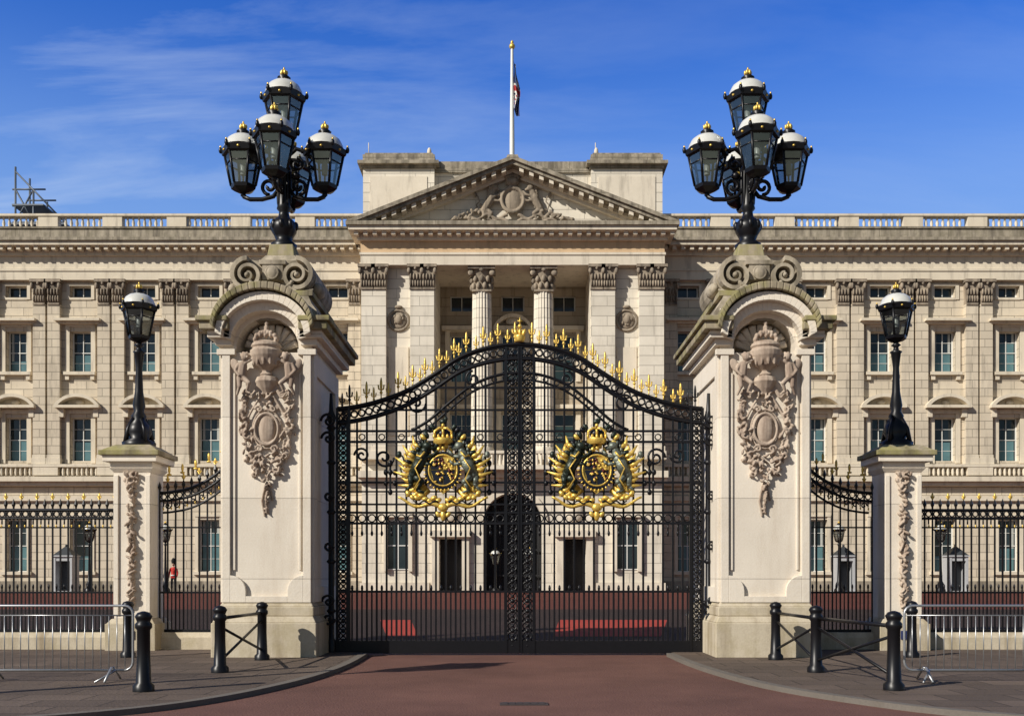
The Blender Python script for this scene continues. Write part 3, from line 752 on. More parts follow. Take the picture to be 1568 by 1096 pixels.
def lantern(fr,gl,z,cx=0,cy=0,s=1.0,n=6):
    Z=lambda q:z+q*s
    fr.lathe([(.02,Z(-.04)),(.06,Z(.0)),(.05,Z(.04)),(.17*s,Z(.08)),(.25*s,Z(.13)),(.27*s,Z(.2))],cx,cy,n,0,False)
    for i in range(n):
        a=2*PI*i/n; a2=2*PI*(i+1)/n
        c,sn=math.cos(a),math.sin(a); c2,s2=math.cos(a2),math.sin(a2)
        r0,r1=.255*s,.385*s
        p0=(cx+r0*c,cy+r0*sn,Z(.2)); p1=(cx+r1*c,cy+r1*sn,Z(.82)); q0=(cx+r0*c2,cy+r0*s2,Z(.2)); q1=(cx+r1*c2,cy+r1*s2,Z(.82))
        fr.tube([p0,p1],.028*s,5,0)
        gl.add([p0,q0,q1,p1],[(0,1,2,3)])
        t=.7; m0=tuple(p0[k]+(p1[k]-p0[k])*t for k in range(3)); m1=tuple(q0[k]+(q1[k]-q0[k])*t for k in range(3))
        fr.tube([m0,m1],.018*s,4,0)
        fr.ell((cx+.47*s*c,cy+.47*s*sn,Z(.93)),(.04*s,.04*s,.07*s),0,0,6,5)
        fr.ell((cx+.47*s*c,cy+.47*s*sn,Z(1.0)),(.02*s,.02*s,.03*s),0,1,6,5)
        mid=((c+c2)/2,(sn+s2)/2); fr.ell((cx+.455*s*mid[0],cy+.455*s*mid[1],Z(.87)),(.03*s,.03*s,.025*s),0,1,6,4)
        fr.tube([(cx+.36*s*c,cy+.36*s*sn,Z(.97)),(cx+.30*s*c,cy+.30*s*sn,Z(1.12)),(cx+.14*s*c,cy+.14*s*sn,Z(1.25))],.014*s,4,0)
    fr.lathe([(.37*s,Z(.78)),(.44*s,Z(.82)),(.47*s,Z(.92)),(.40*s,Z(.96))],cx,cy,n,0,False)
    fr.lathe([(.39*s,Z(.96)),(.37*s,Z(1.03)),(.32*s,Z(1.13)),(.23*s,Z(1.2)),(.12*s,Z(1.24))],cx,cy,20,2)
    fr.lathe([(.14*s,Z(1.23)),(.1*s,Z(1.27)),(.14*s,Z(1.31)),(.07*s,Z(1.36))],cx,cy,10,0)
    for i in range(6):
        a=2*PI*i/6; fr.ell((cx+.055*s*math.cos(a),cy+.055*s*math.sin(a),Z(1.41)),(.03*s,.03*s,.055*s),0,1,6,5)
    fr.ell((cx,cy,Z(1.43)),(.055*s,.055*s,.06*s),0,1,8,5); fr.ell((cx,cy,Z(1.5)),(.02*s,.02*s,.035*s),0,1,6,4)
    fr.tube([(cx,cy,Z(.2)),(cx,cy,Z(.45))],.02*s,5,0); fr.lathe([(.06*s,Z(.42)),(.07*s,Z(.62)),(.02*s,Z(.7))],cx,cy,8,2)
lf=MB(); lg=MB()
lf.lathe([(.26,8.34),(.27,8.42),(.16,8.5),(.2,8.6),(.26,8.7),(.27,8.82),(.2,8.92),(.12,8.98),(.1,9.1),(.15,9.16),(.13,9.24),(.11,9.9),(.16,9.96),(.12,10.04),(.1,10.4),(.17,10.46),(.12,10.54)],0,0,14)
for i in range(8):
    a=2*PI*i/8; lf.ell((.24*math.cos(a),.24*math.sin(a),8.8),(.06,.06,.1),0,0,6,5); lf.ell((.13*math.cos(a),.13*math.sin(a),9.6),(.03,.03,.4),0,0,6,5)
A=.84
lantern(lf,lg,10.55)
for dx,dy in ((-1,0),(1,0),(0,-1),(0,1)):
    lantern(lf,lg,9.44,dx*A,dy*A)
    def Q(u,z): return (dx*u,dy*u,z)
    lf.tube([Q(.08,9.6),Q(.22,9.42),Q(.45,9.36),Q(.7,9.36),Q(A,9.42)],.045,6)
    lf.tube([Q(.08,10.25),Q(.25,10.4),Q(.38,10.36),Q(.46,10.3)],.045,6)
    pts=[]
    for i in range(22):
        r=.17*(1-.8*i/21); a=-PI/2+ i/21*2.6*PI
        pts.append(Q(.3+r*math.cos(a),9.62+r*math.sin(a)))
    lf.tube(pts,.04,5)
    pts=[]
    for i in range(18):
        r=.14*(1-.8*i/17); a=PI/2- i/17*2.4*PI
        pts.append(Q(.27+r*math.cos(a),10.08+r*math.sin(a)))
    lf.tube(pts,.035,5)
    lf.ell(Q(.2,9.88),(.05,.05,.06),0,1,6,5); lf.ell(Q(.25,9.84),(.1,.1,.08),0,0,6,5)
first=None
for sx in (-1,1):
    e=empty('gate_pier',(sx*4.78,21.0,0))
    if first is None:
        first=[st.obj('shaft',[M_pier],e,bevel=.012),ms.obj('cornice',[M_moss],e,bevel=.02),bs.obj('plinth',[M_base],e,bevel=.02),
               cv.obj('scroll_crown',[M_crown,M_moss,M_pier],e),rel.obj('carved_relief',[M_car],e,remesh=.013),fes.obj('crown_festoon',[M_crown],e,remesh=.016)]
        e2=empty('lamp_cluster',(sx*4.78,21.0,0))
        f2=[lf.obj('lantern_frames',[M_iron,M_gold,M_dome],e2),lg.obj('lantern_panes',[M_lg],e2)]
    else:
        for o in first: dup(o,e)
        e2=empty('lamp_cluster',(sx*4.78,21.0,0))
        for o in f2: dup(o,e2)

# ------------------------------------------------------------------ small piers with lamps
st=MB(); bs=MB(); rel=MB(); lf=MB(); lg=MB(); ms=MB()
bs.box(-.52,.52,-.52,.52,0,.62); bs.frus(0,0,.62,.72,.5,.5,.42,.42)
st.box(-.38,.38,-.38,.38,.72,3.75); st.frus(0,0,3.75,3.85,.38,.38,.46,.46); st.box(-.44,.44,-.44,.44,3.85,3.97)
st.box(-.56,.56,-.56,.56,3.97,4.1); ms.box(-.62,.62,-.62,.62,4.1,4.2); ms.frus(0,0,4.2,4.34,.58,.58,.36,.36)
for s2 in (-1,1): st.box(s2*.33-.05,s2*.33+.05,-.42,-.38,.8,3.7)
leafdrop(rel,0,-.39,3.45,1.0,.09,.06,36,9,.065); leafdrop(rel,0,-.39,3.75,3.45,.16,.12,7,19,.065)
rel.ring(0,-.40,3.62,.12,.03,0,16,6); rel.tube([(.05*math.sin(i*.9),-.4,3.4-.12*i) for i in range(22)],.025,5)
bs.box(-.1,.1,-.545,-.52,.3,.48,1)
lf.lathe([(.34,4.34),(.35,4.42),(.2,4.5),(.26,4.62),(.22,4.78),(.13,4.9),(.16,4.98),(.1,5.08),(.13,5.2),(.085,5.5),(.065,6.0),(.1,6.3),(.13,6.34),(.06,6.38),(.05,6.44),(.1,6.48),(.06,6.52)],0,0,12)
for i in range(4):
    a=PI/4+PI/2*i; lf.tube([(.3*math.cos(a),.3*math.sin(a),4.4),(.24*math.cos(a),.24*math.sin(a),4.7),(.1*math.cos(a),.1*math.sin(a),4.95)],.05,5)
lantern(lf,lg,6.5,s=.86)
first=None
for sx in (-1,1):
    xp=-7.97 if sx<0 else 8.04
    e=empty('fence_pier',(xp,21.55,0)); e2=empty('pier_lamp',(xp,21.55,0))
    if first is None:
        first=[(st.obj('shaft',[M_pier],e,bevel=.01),0),(bs.obj('plinth',[M_base,M_fblue],e,bevel=.01),0),(ms.obj('cap',[M_moss],e,bevel=.01),0),(rel.obj('carved_drop',[M_car],e,remesh=.011),0),
               (lf.obj('lamp_frame',[M_iron,M_gold,M_dome],e2),1),(lg.obj('lamp_panes',[M_lg],e2),1)]
    else:
        for o,k_ in first: dup(o,e2 if k_ else e)

# ------------------------------------------------------------------ main gate
YG=20.65; GC=.08; GH=3.70
gate=empty('palace_gate',(0,0,0))
g=MB(); au=MB()
crv=[(0,6.30),(.6,6.24),(1.2,6.04),(1.75,5.68),(2.3,5.36),(2.9,5.14),(3.4,5.03),(3.75,5.0)]
top=lambda x: cat(crv,abs(x))
def finial(x,y,z,s=1.0,black=False):
    T=g if black else au
    T.ell((x,y,z+.05*s),(.032*s,.032*s,.035*s),0,0,6,4)
    T.ell((x,y,z+.2*s),(.026*s,.022*s,.15*s),0,0,6,5)
    T.tube([(x-.055*s,y,z+.2*s),(x-.045*s,y,z+.12*s),(x,y,z+.1*s),(x+.045*s,y,z+.12*s),(x+.055*s,y,z+.2*s)],.016*s,5)
BR=.023
nb=36
xs=[GC-GH+.2+(2*GH-.4)*i/(nb-1) for i in range(nb)]
for x in xs:
    u=x-GC
    if abs(u)<.2: continue
    g.tube([(x,YG,.08),(x,YG,top(u)-.3)],BR*1.2,4,0,False)
for i in range(nb-1):
    x=(xs[i]+xs[i+1])/2
    if abs(x-GC)<.2: continue
    g.tube([(x,YG,.08),(x,YG,1.3)],BR,4,0,False); g.ell((x,YG,1.36),(.03,.03,.07),0,0,5,4)
    g.tube([(x,YG,2.5),(x,YG,2.68)],.018,4); g.ell((x,YG,2.47),(.03,.03,.06),0,0,5,4)
def hrail(z,t=.035,d=.03,x0=GC-GH,x1=GC+GH): g.box(x0,x1,YG-d,YG+d,z,z+t)
g.box(GC-GH,GC-.02,YG-.02,YG+.02,.04,.3); g.box(GC+.02,GC+GH,YG-.02,YG+.02,.04,.3)
hrail(1.27,.045); hrail(2.65,.045); hrail(2.87,.04); hrail(3.04); hrail(3.48,.04); hrail(3.3,.03,.02); hrail(4.3,.045); hrail(4.52,.04)
hrail(4.95,.035,.03,GC-2.9,GC+2.9); hrail(5.4,.035,.03,GC-1.8,GC+1.8)
for i in range(nb-1):
    x=(xs[i]+xs[i+1])/2
    g.ring(x,YG,2.775,.075,.018,0,10,4)
    if i%2: g.ring(x,YG,4.42,.06,.016,0,10,4)
n=150
ub=[-GH+2*GH*i/n for i in range(n+1)]
for dz,r in ((0,.042),(-.05,.02),(-.26,.02),(-.3,.04)):
    g.tube([(GC+u,YG,top(u)+dz) for u in ub],r,5,0)
acc=0;step=.155
for i in range(1,n+1):
    dx=ub[i]-ub[i-1]; dz=top(ub[i])-top(ub[i-1]); acc+=math.hypot(dx,dz)
    if acc>=step:
        acc-=step; g.ring(GC+ub[i],YG,top(ub[i])-.155,.066,.024,0,10,4)
c2=[(0,5.72),(.5,5.66),(1.0,5.45),(1.45,5.1),(1.9,4.72),(2.3,4.55)]
g.tube([(GC+u*.02,YG,cat(c2,abs(u*.02))) for u in range(-110,111,5)],.032,5); g.tube([(GC+u*.02,YG,cat(c2,abs(u*.02))-.14) for u in range(-110,111,5)],.024,5)
for s2 in (-1,1):
    for k_ in range(9):
        u=.3+k_*.22; g.ring(GC+s2*u,YG,cat(c2,u)-.07,.05,.018,0,8,4)
    spiral(g,GC+s2*2.1,YG,5.1,.2,1.4,0,s2,.026); spiral(g,GC+s2*.95,YG,5.8-.2,.16,1.4,PI/2,-s2,.026)
    spiral(g,GC+s2*2.75,YG,4.0,.2,1.5,0,s2,.026); spiral(g,GC+s2*3.2,YG,4.05,.16,1.5,PI,s2,.024)
    for (a,b) in ((.02,.28),(GH-.24,GH)):
        for xx in (a,b): g.box(GC+s2*xx-.026,GC+s2*xx+.026,YG-.035,YG+.035,.05,top((a+b)/2)-(.05 if a<1 else .0))
        z=.2; w=(b-a)
        while z<top((a+b)/2)-.2:
            xm=GC+s2*(a+b)/2
            g.ring(xm,YG,z,w*.38,.022,0,10,4,.9); g.ell((xm,YG,z+.1),(.05,.03,.05),0,0,5,4); g.ell((xm,YG,z),(.035,.03,.035),0,0,5,4)
            g.tube([(xm-.1,YG+.01,z-.1),(xm+.1,YG+.01,z+.1)],.018,4); g.tube([(xm+.1,YG+.01,z-.1),(xm-.1,YG+.01,z+.1)],.018,4)
            z+=.2
    xm=GC+s2*(GH+.12)
    g.lathe([(.09,.05),(.1,.3),(.06,.35),(.06,4.7),(.1,4.8),(.05,4.95),(.03,5.3)],xm,YG-.02,8)
    for z in (.9,1.9,2.9,3.9,4.6): g.lathe([(.06,z-.05),(.1,z),(.06,z+.05)],xm,YG-.02,8)
    for z,R,a0 in ((4.35,.15,PI),(4.7,.16,PI),(3.2,.1,0),(1.1,.14,PI),(.75,.13,0),(2.2,.1,0)):
        spiral(g,xm,YG-.3,z,R,1.3,a0,s2,.028)
    for u in (.62,1.9+.72):
        x=GC+s2*u; z=3.5
        g.box(x-.02,x+.02,YG-.05,YG-.035,z-.22,z+.36)
        for a,b_,r in ((0,.38,.055),(-.09,.2,.05),(.09,.2,.05),(0,.2,.05),(-.09,-.02,.045),(.09,-.02,.045),(0,-.2,.05)): g.ell((x+a,YG-.06,z+b_),(r,.03,r*1.3),0,0,7,5)
# gilded cresting: dense even row
acc=0.1; k_=0
for i in range(1,n):
    dx=ub[i]-ub[i-1]; dz=top(ub[i])-top(ub[i-1]); acc+=math.hypot(dx,dz)
    if acc>=.165:
        acc-=.165; k_+=1
        u=ub[i]; big=(k_%2==0)
        z=top(u)+.02
        au.tube([(GC+u,YG,z),(GC+u,YG,z+(.12 if big else .03))],.016,4) if abs(u)<3.35 else g.tube([(GC+u,YG,z),(GC+u,YG,z+(.12 if big else .03))],.016,4)
        finial(GC+u,YG,z+(.08 if big else 0),1.05 if big else .85,abs(u)>3.35)
for s2 in (-1,0,1): au.ell((GC+s2*.08,YG-.02,6.53),(.04,.04,.085),s2*.4,0,7,5)
au.lathe([(.09,6.35),(.12,6.42),(.11,6.47)],GC,YG,10); au.ell((GC,YG,6.66),(.045,.045,.05)); au.tube([(GC,YG,6.7),(GC,YG,6.84)],.016,5); au.tube([(GC-.05,YG,6.77),(GC+.05,YG,6.77)],.016,5)
g.obj('ironwork',[M_iron],gate); au.obj('gilded_finials',[M_gold],gate)
for sx in (-1,1):
    a_=MB(); cx=GC+sx*1.54; cz=3.74; y=YG-.14
    for s2 in (-1,1):
        # broad gilded palm sprays
        for i in range(12):
            an=-.9+i*.145
            r1=(1.02 if i%2 else .9)-.02*abs(i-6)
            a_.tube([(cx+s2*.5*math.cos(an),y+.05,cz+.5*math.sin(an)),(cx+s2*.78*math.cos(an+.03),y-.04,cz+.78*math.sin(an+.03)),(cx+s2*r1*math.cos(an+.14),y-.02,cz+r1*math.sin(an+.14))],.082,6,0,True,.012)
        for i in range(8):
            t=i/7; a_.ell((cx+s2*(.1+.6*t),y-.06,cz-.62+.04*math.sin(i*2)+.1*t),(.08,.05,.05),s2*(.5-i*.2),0,7,5)
        a_.tube([(cx+s2*(.05+.85*t),y-.08,cz-.74+.05*math.sin(t*8)+.14*t*t) for t in [i/14 for i in range(15)]],.06,6,0,True,.025)
        a_.tube([(cx+s2*(.1+.5*t),y-.12,cz-.66+.03*math.sin(t*14)) for t in [i/14 for i in range(15)]],.02,5,5,True,.015)
        for i in range(8): a_.ell((cx+s2*(.34+.06*i),y-.06,cz+.70-.09*i+.04*(i%2)),(.05,.04,.08),s2*(.6+.1*i),[1,0,5,0][i%4],6,5)
    beast(a_,cx-.45,y-.03,cz+.03,.66,1,1,False,1)
    beast(a_,cx+.45,y-.03,cz+.03,.66,-1,2,True,2)
    R=random.Random(5)
    for s2 in (-1,1):
        a_.tube([(cx+s2*.36,y-.2,cz+.34),(cx+s2*.44,y-.22,cz+.24),(cx+s2*.52,y-.16,cz+.28)],.022,5,0)
        a_.tube([(cx+s2*.42,y-.2,cz+.2),(cx+s2*.55,y-.18,cz+.02),(cx+s2*.45,y-.18,cz-.2),(cx+s2*.58,y-.14,cz-.4)],.016,5,0)
    shp=[(-.25,.28),(.25,.28),(.27,0),(.2,-.25),(0,-.42),(-.2,-.25),(-.27,0)]
    a_.ext([(cx+p[0]*1.15,cz+p[1]*1.12-.02) for p in shp],y-.1,y,0)
    a_.ext([(cx-.22,cz+.24),(cx-.01,cz+.24),(cx-.01,cz+.0),(cx-.24,cz+.0)],y-.13,y-.1,3); a_.ext([(cx+.01,cz+.24),(cx+.22,cz+.24),(cx+.24,cz),(cx+.01,cz)],y-.13,y-.1,0)
    a_.ext([(cx-.24,cz-.02),(cx-.01,cz-.02),(cx-.01,cz-.36),(cx-.18,cz-.24)],y-.13,y-.1,3); a_.ext([(cx+.01,cz-.02),(cx+.24,cz-.02),(cx+.18,cz-.24),(cx+.01,cz-.36)],y-.13,y-.1,3)
    for i in range(46):
        a_.ell((cx+R.uniform(-.2,.2),y-.14,cz+R.uniform(-.25,.2)),(.034,.02,.02),R.random()*3,R.choice([0,0,0,4]),6,4)
    a_.ring(cx,y-.12,cz-.02,.31,.022,0,24,5,.92); a_.ring(cx,y-.1,cz-.02,.355,.03,3,24,5,.92)
    for i in range(30):
        a=2*PI*i/30; a_.ell((cx+.40*.92*math.cos(a),y-.12,cz-.02+.40*math.sin(a)),(.035,.02,.016),-a,0,6,4)
    for i in range(30): a_.ell((cx+R.uniform(-.36,.36),y-.08-R.random()*.05,cz+.45+R.uniform(-.08,.12)),(.06,.04,.04),R.random()*3,R.choice([0,0,0,5,1]),6,5)
    a_.lathe([(.16,cz+.5),(.2,cz+.56),(.19,cz+.62)],cx,y-.08,14,0)
    for i in range(5):
        t=-.18+.09*i; a_.ell((cx+t,y-.12,cz+.66),(.03,.03,.05),0,0,6,5)
    for s2 in (-1,0,1): a_.tube([(cx+s2*.17,y-.1,cz+.64),(cx+s2*.17,y-.1,cz+.76),(cx+s2*.08,y-.1,cz+.83),(cx,y-.1,cz+.82)],.028,5,0)
    a_.ell((cx,y-.02,cz+.72),(.14,.09,.1),0,5,10,6); a_.ell((cx,y-.1,cz+.88),.04,0,0,7,5)
    a_.ell((cx,y-.06,cz+.96),(.08,.05,.06),0,1,8,5); a_.ell((cx+.05,y-.06,cz+1.01),(.045,.04,.05),0,1,7,5)
    for s2 in (-1,1):
        for i in range(6): a_.ell((cx+s2*(.22+.06*i),y-.03,cz+.86-.09*i+.03*(i%2)),(.05,.03,.07),s2*.7,[1,5][i%2],6,5)
    a_.ell((cx,y-.1,cz-.76),(.11,.07,.09),0,0,10,6); a_.ell((cx,y-.08,cz-.92),(.06,.05,.12),0,0,8,5)
    for s2 in (-1,1): a_.ell((cx+s2*.1,y-.08,cz-.9),(.05,.04,.07),s2*.6,0,7,5)
    a_.obj('royal_arms',[M_gold,M_bronze,M_silver,M_blue,M_red,M_iron],gate)

# ------------------------------------------------------------------ side fences
def fence(name,x0,x1,y,ztf,base=.42,sp=.165):
    e=empty(name,(0,0,0)); a=MB(); b=MB(); st=MB()
    n=int(round(abs(x1-x0)/sp))
    X=[x0+(x1-x0)*i/n for i in range(n+1)]
    for i,x in enumerate(X):
        zt=ztf(x)
        a.tube([(x,y,base),(x,y,zt)],.021,4,0,False)
        tall=i%2==0
        z=zt-.02
        a.lathe([(.02,z),(.042,z+.06),(.005,z+.18)],x,y,5,0,False)
        if tall:
            b.ell((x,y,z+.24),(.026,.024,.07),0,0,6,4); b.tube([(x-.042,y,z+.24),(x,y,z+.15),(x+.042,y,z+.24)],.012,4)
        if i<n:
            xm=(X[i]+X[i+1])/2; zm=ztf(xm)
            a.tube([(xm,y,base),(xm,y,1.35)],.016,4,0,False); a.ell((xm,y,1.38),(.025,.025,.06),0,0,5,4)
            a.ring(xm,y,zm-.16,.058,.016,0,8,4)
            a.tube([(xm,y,zm-.38),(xm,y,zm-.26)],.016,4); b.ell((xm,y-.02,zm-.42),(.018,.018,.035),0,0,5,4)
    for dz,t in ((-.08,.035),(-.25,.03)):
        a.tube([(x,y,ztf(x)+dz) for x in X],t,5,0)
    lo,hi=sorted((x0,x1))
    a.box(lo,hi,y-.03,y+.03,1.24,1.28); a.box(lo,hi,y-.03,y+.03,base,base+.06)
    a.box(lo,hi,y-.025,y+.025,2.62,2.65)
    st.box(lo,hi,y-.22,y+.22,0,base-.1); st.frus((lo+hi)/2,y,base-.1,base,(hi-lo)/2,.2,(hi-lo)/2,.15)
    a.obj('bars',[M_iron],e); b.obj('gilded_tips',[M_gold],e); st.obj('stone_kerb_wall',[M_base],e)
    return e
for s2 in (-1,1):
    sw=[(5.6,4.68),(5.9,4.3),(6.3,3.88),(6.8,3.58),(7.3,3.46),(7.75,3.44)]
    fence('swept_railing',s2*5.7,s2*7.55,21.6,lambda x:cat(sw,abs(x)))
    a=MB()
    for i in range(10):
        u=5.75+i*.18; spiral(a,s2*u,21.58,cat(sw,u)+.02-.38,.07,1.2,0,s2,.016,0,10)
    a.tube([(s2*(5.68+.1*i),21.6,cat(sw,5.68+.1*i)-.5) for i in range(19)],.024,5)
    b=MB()
    for i in range(6): u=5.95+i*.28; b.ell((s2*u,21.6,cat(sw,u)+.4),(.03,.03,.09),0,0,6,5); b.ell((s2*u,21.6,cat(sw,u)+.3),(.055,.025,.025),0,0,6,5)
    e=empty('railing_scrollwork'); a.obj('scrolls',[M_iron],e); b.obj('gilt',[M_gold],e)
    fence('palace_railing',s2*8.5,s2*28,21.6,lambda x:3.08)

# ------------------------------------------------------------------ bollards
def bollard(x,y):
    mb=MB(); mb.lathe([(.14,0),(.14,.08),(.1,.12),(.085,.5),(.085,.82),(.11,.85),(.11,.9),(.085,.93),(.1,.97),(.115,1.0),(.08,1.05),(.02,1.07)],0,0,14)
    return mb.obj('bollard',[M_iron],loc=(x,y,.066))
bl=[(-4.97,13.6),(-4.72,16.25),(-4.66,18.7)]; br_=[(5.1,13.75),(4.8,16.3),(4.78,18.75)]
for p in bl+br_: bollard(*p)
for p in ((-7.35,19.3),(7.5,19.3)): bollard(*p)
def brail(p,q):
    mb=MB()
    for (za,zb) in ((.93,.93),): mb.tube([(p[0],p[1],za),(q[0],q[1],zb)],.028,6)
    mb.tube([(p[0],p[1],.8),(q[0],q[1],.25)],.024,5)
    mb.tube([(p[0],p[1],.25),(q[0],q[1],.8)],.024,5)
    mb.obj('bollard_rail',[M_iron])
brail(bl[1],bl[2]); brail(br_[1],br_[2]); brail(br_[0],br_[1])

# ------------------------------------------------------------------ crowd barriers
def barrier(x0,x1,y,yaw=0):
    mb=MB(); L=x1-x0; h=1.1; zb=.16; r=.12
    pts=[]
    for cx,cz,a0 in ((L-r,zb+r,-PI/2),(L-r,h-r,0),(r,h-r,PI/2),(r,zb+r,PI)):
        for i in range(5): a=a0+PI/2*i/4; pts.append((cx+r*math.cos(a),0,cz+r*math.sin(a)))
    pts.append(pts[0]); mb.tube(pts,.019,7)
    mb.tube([(.02,0,h-.14),(L-.02,0,h-.14)],.01,5)
    n=int(L/.115)
    for i in range(1,n): mb.tube([(L*i/n,0,zb),(L*i/n,0,h-.14)],.0075,5)
    for fx in (.3,L-.3):
        mb.tube([(fx-.0,-.3,.01),(fx,-.04,.2),(fx,.04,.2),(fx,.3,.01)],.017,6)
        mb.tube([(fx-.14,-.3,.01),(fx+.06,-.02,.16)],.015,6)
    o=mb.obj('crowd_barrier',[M_galv],loc=(x0,y,.07)); o.rotation_euler=(0,0,yaw)
barrier(-7.95,-5.6,14.9,-.0); barrier(-10.4,-8.0,15.0,.02)
barrier(5.68,8.0,14.9,0); barrier(8.05,10.4,14.95,.02)

# ------------------------------------------------------------------ sentry boxes, guards, forecourt lamps
def gz(y): return zf(y)
MS1=simple('grey_paint',(.45,.46,.47),.5); MS2=simple('slate_paint',(.04,.045,.05),.5)
def sentry(x,y):
    mb=MB()
    mb.box(-.6,.6,-.5,.6,0,.1,0)
    mb.box(-.55,-.42,-.45,.55,.1,2.1,0); mb.box(.42,.55,-.45,.55,.1,2.1,0); mb.box(-.42,.42,.45,.55,.1,2.1,0)
    mb.box(-.42,.42,-.42,-.3,1.85,2.1,0); mb.box(-.42,.42,.2,.44,.1,2.1,1)
    mb.box(-.62,.62,-.52,.62,2.1,2.18,0); mb.frus(0,.05,2.18,2.7,.58,.54,.06,.06,1); mb.ell((0,.05,2.76),.08,0,1)
    mb.obj('sentry_box',[MS1,MS2],loc=(x,y,gz(y)))
for x in (-26.5,19.3,25.9): sentry(x,60.0)
def guard(x,y):
    e=empty('palace_guard',(x,y,gz(y)))
    V=[(0,0,.95),(0,0,1.1),(0,0,1.28),(0,0,1.42),(0,-.01,1.5),(0,-.01,1.6),
       (-.18,0,1.4),(-.24,.02,1.14),(-.25,-.06,.9),(-.25,-.08,.82),
       (.18,0,1.4),(.24,.02,1.14),(.23,-.1,.95),(.22,-.16,.9),
       (-.09,0,.88),(-.1,0,.5),(-.1,.02,.1),(-.1,-.12,.04),(.09,0,.88),(.1,0,.5),(.1,.02,.1),(.1,-.12,.04)]
    E=[(0,1),(1,2),(2,3),(3,4),(4,5),(3,6),(6,7),(7,8),(8,9),(3,10),(10,11),(11,12),(12,13),(0,14),(14,15),(15,16),(16,17),(0,18),(18,19),(19,20),(20,21)]
    Rr=[.15,.135,.16,.12,.055,.055,.075,.055,.04,.035,.075,.055,.04,.035,.095,.07,.05,.045,.095,.07,.05,.045]
    me=bpy.data.meshes.new('body'); me.from_pydata(V,E,[])
    o=bpy.data.objects.new('body_src',me); S.collection.objects.link(o)
    o.modifiers.new('skin','SKIN')
    sd=me.skin_vertices[0].data
    for i,r in enumerate(Rr): sd[i].radius=(r,r*.85)
    sd[0].use_root=True
    ss=o.modifiers.new('sub','SUBSURF'); ss.levels=2; ss.render_levels=2
    dg=bpy.context.evaluated_depsgraph_get(); dg.update()
    m2=bpy.data.meshes.new_from_object(o.evaluated_get(dg))
    bpy.data.objects.remove(o)
    m2.materials.clear()
    for mt in (M_tunic,M_cloth,M_skin): m2.materials.append(mt)
    for p in m2.polygons:
        c=p.center; p.use_smooth=True
        arm=abs(c.x)>.19
        p.material_index=2 if (c.z>1.5 or (arm and .7<c.z<.93)) else (0 if c.z>.86 else 1)
    b=bpy.data.objects.new('body',m2); S.collection.objects.link(b); b.parent=e
    mb=MB()
    mb.ell((0,-.01,1.66),(.075,.09,.115),0,0,14,10); mb.ell((0,-.105,1.65),(.014,.02,.025),0,0,6,5); mb.ell((0,-.09,1.6),(.028,.012,.008),0,2,6,4)
    for s2 in (-1,1): mb.ell((s2*.077,0,1.66),(.012,.02,.03),0,0,6,5); mb.ell((s2*.03,-.09,1.68),(.012,.01,.008),0,1,6,4)
    mb.ell((0,.01,1.84),(.125,.14,.2),0,1,14,10)
    mb.tube([(-.07,-.06,1.7),(0,-.1,1.57),(.07,-.06,1.7)],.007,4,1)
    mb.lathe([(.162,1.0),(.165,1.03),(.162,1.06)],0,0,16,3)
    for s2,hx,hy,hz in ((-1,-.25,-.08,.8),(1,.22,-.17,.88)):
        for f in range(4): mb.tube([(hx+s2*(-.02),hy-.03+f*.018,hz),(hx-s2*.01,hy-.03+f*.018,hz-.05),(hx-s2*.03,hy-.03+f*.018,hz-.08+.008*abs(f-1.5))],.009,5,0)
        mb.tube([(hx,hy-.03,hz+.02),(hx-s2*.02,hy-.06,hz-.03)],.01,5,0)
    for i in range(5): mb.ell((0,-.135,1.1+.075*i),.012,0,4,6,4)
    mb.tube([(.24,-.2,.8),(.2,-.1,1.6)],.018,6,1)
    mb.obj('head_and_kit',[M_skin,M_fur,M_red,M_white,M_gold],e)
guard(-19.9,59.2)
def flamp(x,y):
    e=empty('forecourt_lamp',(x,y,gz(y))); a=MB(); b=MB()
    a.lathe([(.28,0),(.28,.2),(.16,.35),(.2,.5),(.1,.7),(.07,1.5),(.05,2.7),(.09,2.8),(.05,2.9)],0,0,10)
    lantern(a,b,2.88,s=.85); a.obj('post',[M_iron,M_gold,M_dome],e); b.obj('panes',[M_lg],e)
for x in (-24.7,-20.3,18.7,24.6): flamp(x,59.0)
for s2 in (-1,1):
    e=empty('door_lantern',(CX+s2*1.0,59.5,gz(59.5))); a=MB(); b=MB()
    a.lathe([(.2,0),(.2,.2),(.08,.3),(.06,1.6)],0,0,8); lantern(a,b,1.6,s=.7); a.obj('post',[M_iron,M_gold,M_dome],e); b.obj('panes',[M_lg],e)
# street lamp standing out of view on the near left pavement
e=empty('unseen_street_lamp',(-10.6,10.4,.07)); a=MB(); b=MB()
a.lathe([(.3,0),(.3,.3),(.18,.5),(.14,1.2),(.1,3),(.08,6.4),(.12,6.5),(.06,6.6)],0,0,12); lantern(a,b,6.6,s=1.2); a.obj('post',[M_iron,M_gold,M_dome],e); b.obj('panes',[M_lg],e)

